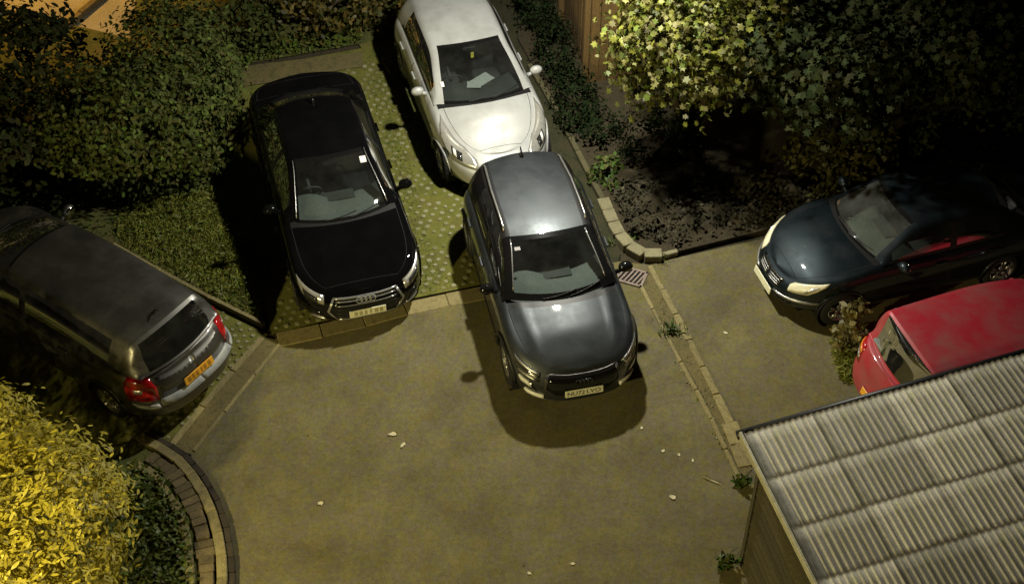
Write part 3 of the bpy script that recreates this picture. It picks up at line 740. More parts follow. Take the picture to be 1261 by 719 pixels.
def plate(c, root, v, mat, txt=None, ink=None, front=True, bars=None, tilt=None, d=.03):
    u = 1e-6 if front else 1-1e-6
    p = Vector(c.F(u, v)); p.y = 0; n = Vector((1, 0, .12 if tilt is None else tilt)) if front else Vector((-1, 0, .16 if tilt is None else tilt))
    n.normalize(); y = Vector((0, 1, 0)) if front else Vector((0, -1, 0)); z = n.cross(y).normalized()
    m = Matrix((y, z, n)).transposed().to_4x4(); m.translation = p+n*d
    b = B(); b.box((0, 0, 0), (.52, .112, .012), bev=.006); o = b.out('number_plate', mat, root); o.matrix_local = m
    if txt:
        for word, xc_, wd in zip(txt.split(), (-.115, .125), (.235, .19)):
            me = text_mesh(word, .094); me.materials.append(ink)
            t = bpy.data.objects.new('plate_text', me); COL.objects.link(t); t.parent = o; t.location = (xc_, 0, .0075)
            dx = max(vv.co.x for vv in me.vertices)-min(vv.co.x for vv in me.vertices); t.scale = (wd/dx, 1, 1)
    if bars:
        b = B()
        for x, wd in bars: b.box((x, 0, .007), (wd, .072, .003))
        b.out('plate_text', ink, o)
    return m
def rings(c, root, v, r=.034, d=.03, front=True, mat=None):
    p = Vector(c.F(1e-6, v)); p.y = 0
    b = B()
    for i in range(4):
        ctr = Vector((p.x+d, (i-1.5)*r*1.45, p.z))
        b.tube([ctr+Vector((0.25*r*math.sin(t)*-1, r*math.cos(t), r*math.sin(t))) for t in np.linspace(0, 2*math.pi, 17)], .006, 5, False)
    b.out('badge', mat or M['chrome'], root, True)

SEC = [(0, .07, .10, .06), (.12, .02, .02, .015), (.30, 0, 0, 0), (.55, .0, .015, .02), (.80, .012, .05, .06), (1., .045, .15, .12)]
def dots(ab): return ab
# --- grey SUV, centre
Q2 = dict(L=4.03, W=1.80, sill=.24, nf=2.75, af=1.0, nr=3.2, ar=.7, sec=[(0, .06, .07, .06), (.10, .02, .0, .0), (.3, 0, 0, 0), (.6, .0, .0, .02), (.82, .01, .03, .05), (1., .05, .10, .14)],
    ze=[(0, .78), (-.2, .85), (-.6, .94), (-1.2, .99), (-2.2, 1.02), (-3.4, 1.05), (-4.03, 1.02)], crown=[(0, .02), (-.15, .055), (-.6, .105), (-1.2, .11), (-2.5, .05), (-3.7, .06), (-4.03, .05)],
    ridge=[(.50, .05, .020, -.15, -1.25)], ridgeslope=-.10,
    cowl=-1.00, rearbase=-3.72, hood0=-.075, hoodb=.885, doors=[(-1.36, -2.42), (-2.42, -3.22)], ax=(-.83, -3.36), wheel=.345, mirx=-1.52,
    gh=[(0, -1.10, 1.10, .745, .22, .03), (.5, -1.55, 1.31, .665, .14, .035), (.93, -1.96, 1.448, .60, .09, .035), (1.05, -2.10, 1.482, .595, .07, .035), (1.2, -2.36, 1.508, .595, .04, .035), (1.5, -2.85, 1.518, .60, 0, .04), (1.95, -3.72, 1.462, .56, -.06, .045), (2.05, -3.80, 1.435, .555, -.07, .045), (2.5, -3.86, 1.28, .60, -.10, .03), (3., -3.92, 1.08, .64, -.12, .02)],
    bpill=(-2.38, -2.48), cpill=(-3.18, -3.30))
pq = paint('grey metallic paint', (.066, .074, .078), .82, .43, 1., .04)
c, r = build_car('parked_car', 'grey compact SUV in the centre, long shadow in front, four rings on its dark grille', pq, Q2, (.95, 12.60), -1.345, 'parked cars',
    dict(rail=M['blacktrim'], frame=M['gloss'], wsedge=.10, arch=M['blacktrim'], archr=.035, antenna=True, mirrorm=M['gloss'], seal=M['blacktrim']))
uy = c.uy
patch(c, r, 'grille', [(.30, -uy(.36), uy(.36)), (.48, -uy(.50), uy(.50)), (.90, -uy(.47), uy(.47))], M['gloss'], 14, .010)
for rows in ([(.30, -uy(.38), -uy(.35)), (.48, -uy(.525), -uy(.495)), (.90, -uy(.495), -uy(.46))], [(.30, uy(.35), uy(.38)), (.48, uy(.495), uy(.525)), (.90, uy(.46), uy(.495))], [(.90, -uy(.495), uy(.495)), (.93, -uy(.495), uy(.495))]):
    patch(c, r, 'grille_surround', rows, M['darksatin'], 12, .014)
for s in (-1, 1):
    h = patch(c, r, 'headlight', [(.66, s*uy(.58), s*c.ux(-.42)), (.90, s*uy(.56), s*c.ux(-.50))], M['lampdark'], 10, .008)
    patch(c, h, 'running_light', [(.84, s*uy(.58), s*c.ux(-.40)), (.89, s*uy(.58), s*c.ux(-.48))], M['satin'], 10, .012)
    patch(c, h, 'lamp_strip', [(.66, s*uy(.62), s*c.ux(-.36)), (.70, s*uy(.62), s*c.ux(-.40))], M['satin'], 10, .012)
    patch(c, h, 'lens', [(.72, s*uy(.62), s*uy(.70)), (.82, s*uy(.60), s*uy(.70))], M['lamp'], 4, .012)
    patch(c, r, 'air_intake', [(.22, s*uy(.58), s*c.ux(-.22)), (.52, s*uy(.66), s*c.ux(-.30))], M['gloss'], 8, .006)
    patch(c, r, 'bumper_blade', [(.17, s*uy(.52), s*c.ux(-.24)), (.265, s*uy(.52), s*c.ux(-.27))], M['drl'], 10, .030)
    patch(c, r, 'bumper_blade', [(.43, s*uy(.66), s*c.ux(-.32)), (.54, s*uy(.70), s*c.ux(-.36))], M['drl'], 8, .022)
patch(c, r, 'skid_plate', [(.04, -uy(.62), uy(.62)), (.10, -uy(.62), uy(.62))], M['darksatin'], 14, .012)
plate(c, r, .40, M['platew'], 'NU72 LVO', M['ink'], d=.035); rings(c, r, .76, .036, .03, mat=plain('dark chrome', (.16, .155, .165), .2, 1.))
for s in (-1, 1):
    patch(c, r, 'sill_cladding', [(.02, s*c.ux(-1.25), s*c.ux(-2.9)), (.14, s*c.ux(-1.25), s*c.ux(-2.9))], M['blacktrim'], 10, .016)
    b = B(); b.tube([Vector(c.G(kk, s*.985))+Vector((0, 0, .03 if .02 < t < .98 else 0)) for t, kk in ((0, 1.08), (.03, 1.13), (.3, 1.3), (.6, 1.6), (.97, 1.88), (1, 1.93))], .016, 6); b.out('roof_bar', M['satin'], r, True)
for s in (-1, 1):
    b = B(); b.tube([Vector(c.G(kk, s*.885))+Vector((0, 0, .004)) for kk in np.linspace(.12, .95, 10)], .010, 5); b.out('pillar_trim', M['satin'], r, True)
b = B(); b.box(Vector(c.G(.80, -.76))+Vector((.004, 0, .006)), (.05, .08, .004), Matrix.Rotation(math.radians(22), 3, 'Y')); b.out('windscreen_sticker', plain('pale sticker', (.45, .42, .42), .6), r)

# --- black saloon
A4 = dict(L=4.90, W=1.842, sill=.20, nf=3.0, af=1.0, nr=3.8, ar=.8, sec=SEC,
    ze=[(0, .70), (-.3, .80), (-.8, .885), (-1.4, .93), (-2.5, .94), (-3.6, .99), (-4.4, 1.02), (-4.9, 1.0)], crown=[(0, .02), (-.2, .04), (-.7, .065), (-1.4, .07), (-2.5, .04), (-4.0, .06), (-4.9, .05)],
    ridge=[(.46, .05, .010, -.2, -1.3)], ridgeslope=-.10,
    cowl=-1.24, rearbase=-4.26, hood0=-.11, hoodb=.87, doors=[(-1.58, -2.68), (-2.68, -3.55)], ax=(-.88, -3.78), wheel=.325, mirx=-1.78, boot=(-4.36, -4.78),
    gh=[(0, -1.28, 1.0, .73, .22, .03), (.5, -1.78, 1.20, .645, .15, .035), (.93, -2.26, 1.345, .575, .10, .035), (1.05, -2.40, 1.375, .57, .08, .035), (1.45, -2.95, 1.42, .575, .0, .04), (1.95, -3.62, 1.37, .57, -.06, .04), (2.05, -3.74, 1.345, .57, -.08, .04), (2.5, -4.06, 1.21, .61, -.14, .035), (3., -4.36, 1.05, .67, -.16, .02)],
    bpill=(-2.62, -2.73), cpill=(-3.48, -3.60))
pb_ = paint('black paint', (.003, .003, .0034), .0, .5, 1., .012, .02, 0.)
c, r = build_car('parked_car', 'black saloon with a pale number plate and four rings, deep shadow along its left', pb_, A4, (-2.02, 14.10), -1.285, 'parked cars',
    dict(seal=M['blacktrim'], mirrorm=pb_, antenna=True, arch=pb_, sideglass=M['glassdark']))
uy = c.uy
patch(c, r, 'grille', [(.22, -uy(.40), uy(.40)), (.50, -uy(.52), uy(.52)), (.88, -uy(.44), uy(.44))], M['gloss'], 14, .010)
for i in range(5):
    vv = .32+.12*i; patch(c, r, 'grille_slat', [(vv, -uy(.43), uy(.43)), (vv+.022, -uy(.43), uy(.43))], M['blacktrim'] if i < 3 else M['satin'], 12, .016, 1)
for rows in ([(.22, -uy(.43), -uy(.40)), (.50, -uy(.55), -uy(.52)), (.88, -uy(.47), -uy(.44))], [(.22, uy(.40), uy(.43)), (.50, uy(.52), uy(.55)), (.88, uy(.44), uy(.47))], [(.86, -uy(.47), uy(.47)), (.905, -uy(.46), uy(.46))], [(.19, -uy(.43), uy(.43)), (.235, -uy(.43), uy(.43))]):
    patch(c, r, 'grille_surround', rows, M['satin'], 12, .016)
for s in (-1, 1):
    h = patch(c, r, 'headlight', [(.70, s*uy(.58), s*c.ux(-.38)), (.92, s*uy(.58), s*c.ux(-.55))], M['lamp'] if s > 0 else M['lamp'], 10, .008)
    patch(c, h, 'lens', [(.70, s*uy(.66), s*uy(.80)), (.84, s*uy(.66), s*uy(.83))], M['lampdark'], 5, .012)
    patch(c, r, 'air_intake', [(.20, s*uy(.58), s*c.ux(-.25)), (.46, s*uy(.66), s*c.ux(-.25))], M['gloss'], 8, .006)
    patch(c, r, 'bumper_blade', [(.20, s*uy(.58), s*c.ux(-.22)), (.235, s*uy(.58), s*c.ux(-.24))], M['satin'], 8, .016)
    b = B(); b.tube([Vector(c.G(kk, s*.925))+Vector((0, 0, .006)) for kk in np.linspace(.06, .97, 10)], .008, 5); b.out('pillar_trim', M['satin'], r, True)
plate(c, r, .42, M['platew'], bars=[(-.17, .05), (-.10, .05), (-.03, .035), (.04, .03), (.12, .05), (.19, .045)], ink=M['inkfaint'], d=.035); rings(c, r, .86, .043, .05, mat=M['step'])
b = B(); b.box(Vector(c.G(.80, .80))+Vector((.005, 0, .008)), (.11, .09, .004), Matrix.Rotation(math.radians(19), 3, 'Y')); b.out('windscreen_permit', M['whitepaper'], r)

# --- white hatchback
WH = dict(L=4.25, W=1.78, sill=.22, nf=2.3, af=1.15, nr=3.0, ar=.7, sec=[(0, .07, .08, .06), (.12, .02, .0, .0), (.3, 0, 0, 0), (.55, .0, .02, .02), (.80, .012, .12, .05), (1., .05, .30, .14)],
    ze=[(0, .70), (-.25, .74), (-.7, .88), (-1.1, .95), (-2.2, .98), (-3.4, 1.02), (-4.25, 1.0)], crown=[(0, .03), (-.25, .08), (-.7, .13), (-1.2, .13), (-2.5, .05), (-4.25, .05)],
    cowl=-1.10, rearbase=-4.0, hood0=-.10, hoodb=.80, doors=[(-1.5, -2.55), (-2.55, -3.35)], ax=(-.86, -3.46), wheel=.31, mirx=-1.72,
    gh=[(0, -1.14, 1.08, .74, .24, .03), (.5, -1.68, 1.29, .66, .16, .035), (.93, -2.16, 1.43, .585, .10, .035), (1.05, -2.28, 1.455, .58, .08, .035), (1.5, -3.0, 1.50, .585, 0, .04), (1.95, -3.8, 1.44, .55, -.06, .04), (2.05, -3.88, 1.42, .55, -.07, .04), (2.5, -4.0, 1.25, .60, -.1, .03), (3., -4.1, 1.05, .62, -.12, .02)],
    bpill=(-2.52, -2.62), cpill=(-3.35, -3.5))
pw = paint('white paint', (.45, .46, .445), .1, .40, 1., .5)
c, r = build_car('parked_car', 'white hatchback with a brightly lit bonnet, nose hidden behind the grey SUV', pw, WH, (-.06, 16.86), math.radians(-73.5), 'parked cars', dict(dash=M['dashdark'], seatm=M['seat'], arch=pw))
uy = c.uy
for s in (-1, 1):
    h = patch(c, r, 'headlight', [(.70, s*uy(.40), s*c.ux(-.45)), (.90, s*uy(.42), s*c.ux(-.80)), (1.10, s*uy(.62), s*c.ux(-.98))], M['lamp'], 10, .008)
    patch(c, h, 'lens', [(.78, s*uy(.62), s*uy(.74)), (.93, s*uy(.62), s*uy(.76))], M['lampdark'], 5, .012)
    patch(c, h, 'bulb', [(.80, s*c.ux(-.34), s*c.ux(-.40)), (.92, s*c.ux(-.36), s*c.ux(-.42))], M['whitepaper'], 4, .014)
patch(c, r, 'grille', [(.42, -uy(.40), uy(.40)), (.60, -uy(.45), uy(.45))], M['gloss'], 10, .008)
patch(c, r, 'air_intake', [(.10, -uy(.5), uy(.5)), (.28, -uy(.55), uy(.55))], M['blacktrim'], 10, .008)
pm_ = plain('crumpled papers', (.42, .44, .42), .8)
B().box((-1.78, .10, 1.0), (.22, .34, .004), Matrix.Rotation(.5, 3, 'Z')).out('paper', pm_, r)
B().box((-1.70, -.06, .995), (.16, .22, .004), Matrix.Rotation(-.3, 3, 'Z')).out('paper', pm_, r)
b = B(); p = Vector(c.G(.80, .03)); b.box(p+Vector((-.05, 0, -.10)), (.012, .05, .10), bev=.004); b.out('air_freshener', M['yellowpaper'], r)
b = B(); b.box(Vector(c.G(.30, -.86))+Vector((.004, 0, .006)), (.09, .05, .004), Matrix.Rotation(math.radians(22), 3, 'Y')); b.out('windscreen_permit', M['whitepaper'], r)

# --- silver estate at the left, seen from behind
SI = dict(L=4.95, W=1.75, sill=.24, nf=2.6, af=1.1, nr=2.8, ar=.75, sec=[(0, .06, .08, .05), (.10, .02, .0, .0), (.30, 0, 0, -.03), (.42, .0, .01, -.05), (.50, .0, .02, .03), (.80, .01, .10, .08), (1., .045, .22, .16)],
    ze=[(0, .72), (-.3, .82), (-.8, .93), (-1.2, .98), (-2.4, 1.0), (-4.1, 1.03), (-4.95, .98)], crown=[(0, .02), (-.25, .05), (-.7, .09), (-1.2, .09), (-2.5, .05), (-4.5, .05), (-4.95, .04)],
    cowl=-.98, rearbase=-4.6, hood0=-.10, hoodb=.84, doors=[(-1.35, -2.45), (-2.45, -3.5)], ax=(-.82, -4.0), wheel=.31, mirx=-1.5,
    gh=[(0, -1.02, 1.05, .72, .22, .03), (.5, -1.50, 1.28, .64, .15, .035), (.93, -1.95, 1.43, .58, .10, .035), (1.05, -2.06, 1.455, .58, .08, .035), (1.5, -3.1, 1.50, .59, 0, .04), (1.95, -4.37, 1.45, .575, -.04, .04), (2.05, -4.49, 1.42, .575, -.05, .04), (2.5, -4.63, 1.22, .62, -.1, .03), (3., -4.78, 1.02, .65, -.13, .02)],
    bpill=(-2.42, -2.54), cpill=(-4.12, -4.25))
ps = paint('dull silver paint', (.150, .145, .132), .93, .40, .9, .07)
yaw = math.pi-.615
t = Vector((math.cos(yaw), math.sin(yaw), 0)); tail = Vector((-4.10, 12.70, 0))
nose = tail+t*SI['L']
c, r = build_car('parked_car', 'silver estate car seen from behind, red tail lamps and a yellow number plate', ps, SI, (nose.x, nose.y), yaw, 'parked cars', dict(antenna=True, arch=ps, rearglass=M['glassdark']))
uyr = c.uyr
plate(c, r, .62, M['platey'], bars=[(-.18, .05), (-.11, .04), (-.04, .04), (.04, .03), (.10, .045), (.18, .05)], ink=M['inkyellow'], front=False, tilt=.30, d=.03)
pd = paint('shadowed tailgate', (.05, .048, .044), .8, .4, .9, .1) if False else ps
for s in (-1, 1):
    h = patch(c, r, 'tail_light', [(.52, s*c.uyr(.62), s*c.ux(-4.49)), (.80, s*c.uyr(.60), s*c.ux(-4.47)), (1.02, s*c.uyr(.66), s*c.ux(-4.55))], M['red'], 8, .012)
    patch(c, h, 'reflector', [(.60, s*c.uyr(.66), s*c.uyr(.72)), (.70, s*c.uyr(.66), s*c.uyr(.72))], M['redbright'], 4, .016)
    patch(c, h, 'indicator', [(.70, s*c.uyr(.76), s*c.ux(-4.61)), (.80, s*c.uyr(.74), s*c.ux(-4.61))], M['lamp'], 4, .016)
    patch(c, r, 'bumper_trim', [(.40, s*c.uyr(.66), s*c.ux(-4.55)), (.46, s*c.uyr(.66), s*c.ux(-4.51))], M['step'], 8, .016)
patch(c, r, 'bumper_step', [(.43, -uyr(.64), -1+1e-6), (.53, -uyr(.60), -1+1e-6)], M['step'], 10, .016)
patch(c, r, 'bumper_step', [(.43, 1-1e-6, uyr(.64)), (.53, 1-1e-6, uyr(.60))], M['step'], 10, .016)
patch(c, r, 'tailgate', [(.54, -uyr(.56), -1+1e-6), (.98, -uyr(.58), -1+1e-6)], ps, 10, .006)
patch(c, r, 'tailgate', [(.54, 1-1e-6, uyr(.56)), (.98, 1-1e-6, uyr(.58))], ps, 10, .006)
b = B(); b.box(Vector(c.G(c.kx(-1.75), 1.45))+Vector((0, -.02, 0)), (.34, .012, .18)); b.out('window_reflection', M['greenreflection'], r)  # thin green panel standing in for a reflection on the side glass

# --- navy saloon at the right
NV = dict(L=4.4, W=1.72, sill=.22, nf=2.4, af=1.05, nr=3.0, ar=.8, sec=[(0, .07, .08, .06), (.12, .02, .0, .015), (.30, 0, 0, 0), (.50, .0, .02, .02), (.80, .015, .07, .06), (1., .05, .16, .12)],
    ze=[(0, .60), (-.3, .745), (-.8, .865), (-1.2, .91), (-2.5, .93), (-3.5, .96), (-4.4, .93)], crown=[(0, .03), (-.2, .06), (-.7, .09), (-1.3, .09), (-2.5, .04), (-4.0, .06), (-4.4, .05)],
    cowl=-1.12, rearbase=-3.85, hood0=-.11, hoodb=.84, doors=[(-1.4, -2.45), (-2.45, -3.3)], ax=(-.80, -3.38), wheel=.30, mirx=-1.6, boot=(-3.9, -4.26),
    gh=[(0, -1.16, .99, .70, .20, .03), (.5, -1.50, 1.20, .63, .14, .035), (.93, -1.80, 1.365, .56, .10, .035), (1.05, -1.92, 1.40, .555, .08, .035), (1.5, -2.6, 1.43, .56, 0, .04), (1.95, -3.25, 1.36, .54, -.06, .04), (2.05, -3.35, 1.335, .54, -.08, .04), (2.5, -3.62, 1.18, .58, -.13, .03), (3., -3.90, 1.0, .62, -.15, .02)],
    bpill=(-2.42, -2.52), cpill=(-3.2, -3.3))
pn = paint('navy metallic paint', (.010, .018, .023), .7, .42, 1., .06)
c, r = build_car('parked_car', 'navy saloon facing left with cream headlights, half in shade under the trees', pn, NV, (3.62, 14.78), math.radians(197.5), 'parked cars', dict(arch=pn, dash=M['dash'], seatm=M['seatlight'], wsglass=glassm('dusty windscreen', (.62, .67, .60), dirt=.13)))
uy = c.uy
for s in (-1, 1):
    h = patch(c, r, 'headlight', [(.66, s*uy(.44), s*c.ux(-.30)), (.88, s*uy(.42), s*c.ux(-.48)), (.96, s*uy(.46), s*c.ux(-.52))], M['lampcream'], 10, .008)
    patch(c, h, 'indicator', [(.70, s*c.ux(-.22), s*c.ux(-.28)), (.88, s*c.ux(-.32), s*c.ux(-.40))], M['lamp'], 4, .012)
    patch(c, r, 'grille', [(.60, s*uy(.025), s*uy(.27)), (.88, s*uy(.025), s*uy(.30))], M['gloss'], 6, .010)
    for i in range(3):
        patch(c, r, 'grille_bar', [(.63+.08*i, s*uy(.03), s*uy(.27)), (.66+.08*i, s*uy(.03), s*uy(.28))], M['satin'], 6, .016, 1)
patch(c, r, 'grille_surround', [(.86, -uy(.31), uy(.31)), (.90, -uy(.31), uy(.31))], M['chrome'], 10, .014)
patch(c, r, 'air_intake', [(.06, -uy(.55), uy(.55)), (.22, -uy(.55), uy(.55))], M['gloss'], 10, .006)
patch(c, r, 'bumper_strip', [(.34, -c.ux(-.5), -uy(.24)), (.42, -c.ux(-.5), -uy(.24))], M['satin'], 10, .014)
patch(c, r, 'bumper_strip', [(.34, uy(.24), c.ux(-.5)), (.42, uy(.24), c.ux(-.5))], M['satin'], 10, .014)
plate(c, r, .30, M['platew'], ink=M['inkfaint'], d=.03)

# --- red hatchback behind the shed, seen from behind
RD = dict(L=3.85, W=1.66, sill=.22, nf=2.6, af=1.0, nr=3.4, ar=.45, sec=[(0, .06, .08, .05), (.12, .02, .0, .0), (.30, 0, 0, 0), (.55, .0, .02, .03), (.80, .012, .08, .05), (1., .045, .2, .09)],
    ze=[(0, .72), (-.3, .80), (-.8, .92), (-2.4, .98), (-3.5, 1.02), (-3.85, 1.0)], crown=[(0, .02), (-.7, .08), (-1.2, .08), (-2.5, .05), (-3.6, .05), (-3.85, .03)],
    cowl=-.85, rearbase=-3.64, hood0=-.10, hoodb=.84, doors=[(-1.15, -2.35)], ax=(-.7, -3.35), wheel=.28, mirx=-1.3,
    gh=[(0, -.90, 1.02, .68, .2, .03), (.5, -1.15, 1.30, .63, .13, .03), (.93, -1.4, 1.54, .60, .08, .03), (1.05, -1.5, 1.57, .605, .07, .03), (1.5, -2.3, 1.625, .64, 0, .03), (1.95, -3.44, 1.60, .605, -.02, .03), (2.05, -3.53, 1.58, .605, -.03, .03), (2.5, -3.62, 1.32, .62, -.08, .03), (3., -3.72, 1.04, .63, -.10, .02)],
    bpill=(-2.3, -2.38), cpill=(-3.3, -3.4))
pr_ = paint('red paint', (.42, .020, .036), .05, .45, .8, .50)
yaw = math.radians(18.5); t = Vector((math.cos(yaw), math.sin(yaw), 0)); tail = Vector((4.72, 12.34, 0)); nose = tail+t*RD['L']
c, r = build_car('parked_car', 'red hatchback, tail towards the court, partly hidden by the corrugated shed roof', pr_, RD, (nose.x, nose.y), yaw, 'parked cars', dict(arch=pr_, rearglass=M['glassdark'], shelf=M['shelfgrey'], shelfz=.11))
for s in (-1, 1):
    h = patch(c, r, 'tail_light', [(.55, s*c.uyr(.58), s*c.ux(-3.60)), (.98, s*c.uyr(.60), s*c.ux(-3.58))], M['red'], 6, .010)
    patch(c, h, 'indicator', [(.74, s*c.uyr(.60), s*c.ux(-3.65)), (.84, s*c.uyr(.60), s*c.ux(-3.64))], M['orange'], 4, .014)
    patch(c, h, 'reversing_light', [(.60, s*c.uyr(.60), s*c.ux(-3.67)), (.70, s*c.uyr(.60), s*c.ux(-3.66))], M['lamp'], 4, .014)
plate(c, r, .32, M['platey'], front=False, d=.02)

# ------------------------------------------------------------------ shed with corrugated roof
sh = thing('shed', 'low shed with a pale corrugated roof and boarded side wall, beside the red car', 'shed', (2.588, 10.368, 0), 0)
RM = Matrix.Translation((2.588, 10.368, 2.30)) @ Matrix.Rotation(math.radians(13.44), 4, 'Z') @ Matrix.Rotation(math.radians(-5.74), 4, 'X') @ Matrix.Rotation(math.radians(-7.37), 4, 'Y')
RL = Matrix.Translation((-2.588, -10.368, 0)) @ RM
pitch = .0735; ncor = 11; sw = pitch*ncor; exp_ = .715
protos = []
for kx in range(4):
    xs = np.arange(0, ncor*6+4)/6*pitch; ys = np.linspace(.0, -(exp_+.13), 5); v = []; f = []
    for y in ys:
        for x in xs: v.append((x, y, .0115*math.cos(2*math.pi*x/pitch)+.002*math.sin(3*x+kx)+(y+.85)*.016))
    n = len(xs)
    for j in range(len(ys)-1):
        for i in range(n-1): f.append((j*n+i, (j+1)*n+i, (j+1)*n+i+1, j*n+i+1))
    # thickness at the lower edge
    e = len(v)
    for x in xs: v.append((x, 0, .0115*math.cos(2*math.pi*x/pitch)+.85*.016-.008))
    for i in range(n-1): f.append((i, i+1, e+i+1, e+i))
    protos.append((v, f))
pm = []
for row in range(5):
    for col in range(6):
        kx = (row*2+col) % 4
        if len(pm) <= kx:
            o = mesh('roof_sheet', protos[kx][0], protos[kx][1], M['fibre'], sh, True); pm.append(o.data)
        else: o = inst(pm[kx], 'roof_sheet', sh)
        o.matrix_local = RL @ Matrix.Translation((.03+col*sw+random.uniform(-.004, .004), .02-row*exp_+random.uniform(-.006, .006), .004*(col % 2)-.012)) @ Matrix.Rotation(random.uniform(-.004, .004), 4, 'Z')
b = B(); b.box((0, -1.85, -.02), (.035, 3.75, .13), bev=.008); o = b.out('barge_board', M['bargeboard'], sh); o.matrix_local = RL
b = B(); b.tube([(-.03, .06, -.05), (5.1, .06, -.05)], .055, 8); o = b.out('gutter', M['gutter'], sh, True); o.matrix_local = RL
b = B(); b.box((2.5, -1.8, -.10), (4.9, 3.4, .04)); o = b.out('ceiling_board', M['wood'], sh); o.matrix_local = RL
za = math.radians(13.44)
WM = Matrix.Translation((-2.588, -10.368, 0)) @ Matrix.Translation((2.588, 10.368, 0)) @ Matrix.Rotation(za, 4, 'Z')
bl = B(); bl.box((0, 0, 0), (.024, 3.2, .142), bev=.004); proto = None
for i in range(15):
    if proto is None: o = bl.out('wall_board', M['wood'], sh); proto = o
    else: o = inst(proto, 'wall_board', sh)
    o.matrix_local = WM @ Matrix.Translation((.20+random.uniform(-.004, .004), -1.85, .08+.148*i)) @ Matrix.Rotation(math.radians(6), 4, 'Y')
bl2 = B(); bl2.box((0, 0, 0), (4.6, .024, .142), bev=.004); proto = None
for i in range(15):
    if proto is None: o = bl2.out('wall_board', M['wood'], sh); proto = o
    else: o = inst(proto, 'wall_board', sh)
    o.matrix_local = WM @ Matrix.Translation((2.5, -.24, .08+.148*i))
b = B(); b.box((.20, -.24, 1.05), (.07, .07, 2.1)); o = b.out('corner_post', M['wood'], sh); o.matrix_local = WM

# ------------------------------------------------------------------ drain, curved brick kerb
dr = thing('drain_grate', 'rusty slotted drain grate in the tarmac beside the grey SUV and the kerb', 'drain', (*gxy(777, 341), 0), math.radians(-22))
b = B()
for sx_, sy_, cx_, cy_ in ((.42, .035, 0, .150), (.42, .035, 0, -.150), (.035, .335, .20, 0), (.035, .335, -.20, 0)): b.box((cx_, cy_, .010), (sx_, sy_, .03))
b.out('frame', M['iron'], dr); b = B(); b.box((0, 0, .004), (.38, .30, .006)); b.out('pit', M['pit'], dr)
b = B(); b.box((0, 0, 0), (.030, .27, .02), Matrix.Rotation(math.radians(-14), 3, 'Z'), bev=.004); proto = None
for i in range(6):
    if proto is None: o = b.out('bar', M['iron'], dr); proto = o
    else: o = inst(proto, 'bar', dr)
    o.location = (-.155+i*.062, 0, .014)
ARC = [gxy(180, 535), gxy(205, 548), gxy(232, 566), gxy(252, 590), gxy(268, 618), gxy(279, 650), gxy(285, 685), gxy(287, 719), (-3.40, 9.5), (-3.5, 8.9)]
ck = thing('curved_kerb', 'curved brick kerb round the planted corner, dark outer face and pale top', 'kerb')
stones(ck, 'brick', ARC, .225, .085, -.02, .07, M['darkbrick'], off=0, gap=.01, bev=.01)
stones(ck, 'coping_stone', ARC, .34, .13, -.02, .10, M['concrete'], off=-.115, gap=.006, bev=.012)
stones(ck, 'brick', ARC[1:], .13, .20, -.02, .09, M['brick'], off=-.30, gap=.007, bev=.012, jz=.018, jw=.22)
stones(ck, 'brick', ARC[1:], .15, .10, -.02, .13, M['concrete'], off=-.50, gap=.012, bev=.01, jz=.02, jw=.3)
slab('corner_bed', [gxy(178, 545), gxy(215, 575), gxy(245, 640), gxy(255, 719), (-3.9, 8.5), (-9, 7.5), (-9, 11), (-6.6, 11.6)], -.02, .06, M['grassground'])

# ------------------------------------------------------------------ fence, garage, street beyond
fe = thing('fence', 'brown vertical board fence behind the white hatchback, beside the lit maple', 'fence')
fa = Vector((1.30, 19.75, 0)); fb_ = Vector((.50, 23.6, 0)); ft = (fb_-fa).normalized(); n = int((fb_-fa).length/.152)
bp = B(); bp.box((0, 0, 0), (.143, .02, 1.85), bev=.004); proto = None
for i in range(n):
    if proto is None: o = bp.out('board', M['fencewood'], fe); proto = o
    else: o = inst(proto, 'board', fe)
    p = fa+ft*(.152*(i+.5)); o.location = (p.x+random.uniform(-.006, .006), p.y, .98+random.uniform(-.012, .012)); o.rotation_euler = (0, random.uniform(-.006, .006), math.atan2(ft.y, ft.x))
fr = fa+Vector((1.5, .25, 0)); n2 = int((fr-fa).length/.152); ft2 = (fr-fa).normalized()
for i in range(n2):
    o = inst(proto, 'board', fe); p = fa+ft2*(.152*(i+.5)); o.location = (p.x, p.y, .98+random.uniform(-.012, .012)); o.rotation_euler = (0, random.uniform(-.006, .006), math.atan2(ft2.y, ft2.x))
bp = B(); bp.box((0, 0, 0), (.10, .10, 2.05), bev=.01); proto = None
for d in (0, 1.8, 3.6):
    if proto is None: o = bp.out('post', M['fencewood'], fe); proto = o
    else: o = inst(proto, 'post', fe)
    p = fa+ft*d; o.location = (p.x-.07, p.y, 1.0)
sheet('pavement', [(-14, 20.6), (-4.8, 20.6), (-4.8, 30), (-14, 30)], .012, M['paving'])
pk = thing('pavement_kerb', 'kerb line crossing the orange lit pavement behind the shrubs', 'kerb')
stones(pk, 'kerb_stone', [gxy(60, 55), gxy(128, 0), gxy(170, -40)], .9, .12, -.02, .13, M['brick'])
gh = thing('garage', 'dark flat roofed garage in the shade at the far left', 'garage', (-10.9, 21.2, 0), math.radians(-28))
b = B(); b.box((0, 0, 1.1), (2.8, 2.6, 2.2)); b.out('wall', M['render_wall'], gh)
b = B(); b.box((0, 0, 2.27), (3.0, 2.8, .14), bev=.02); b.out('roof', M['rooffelt'], gh)

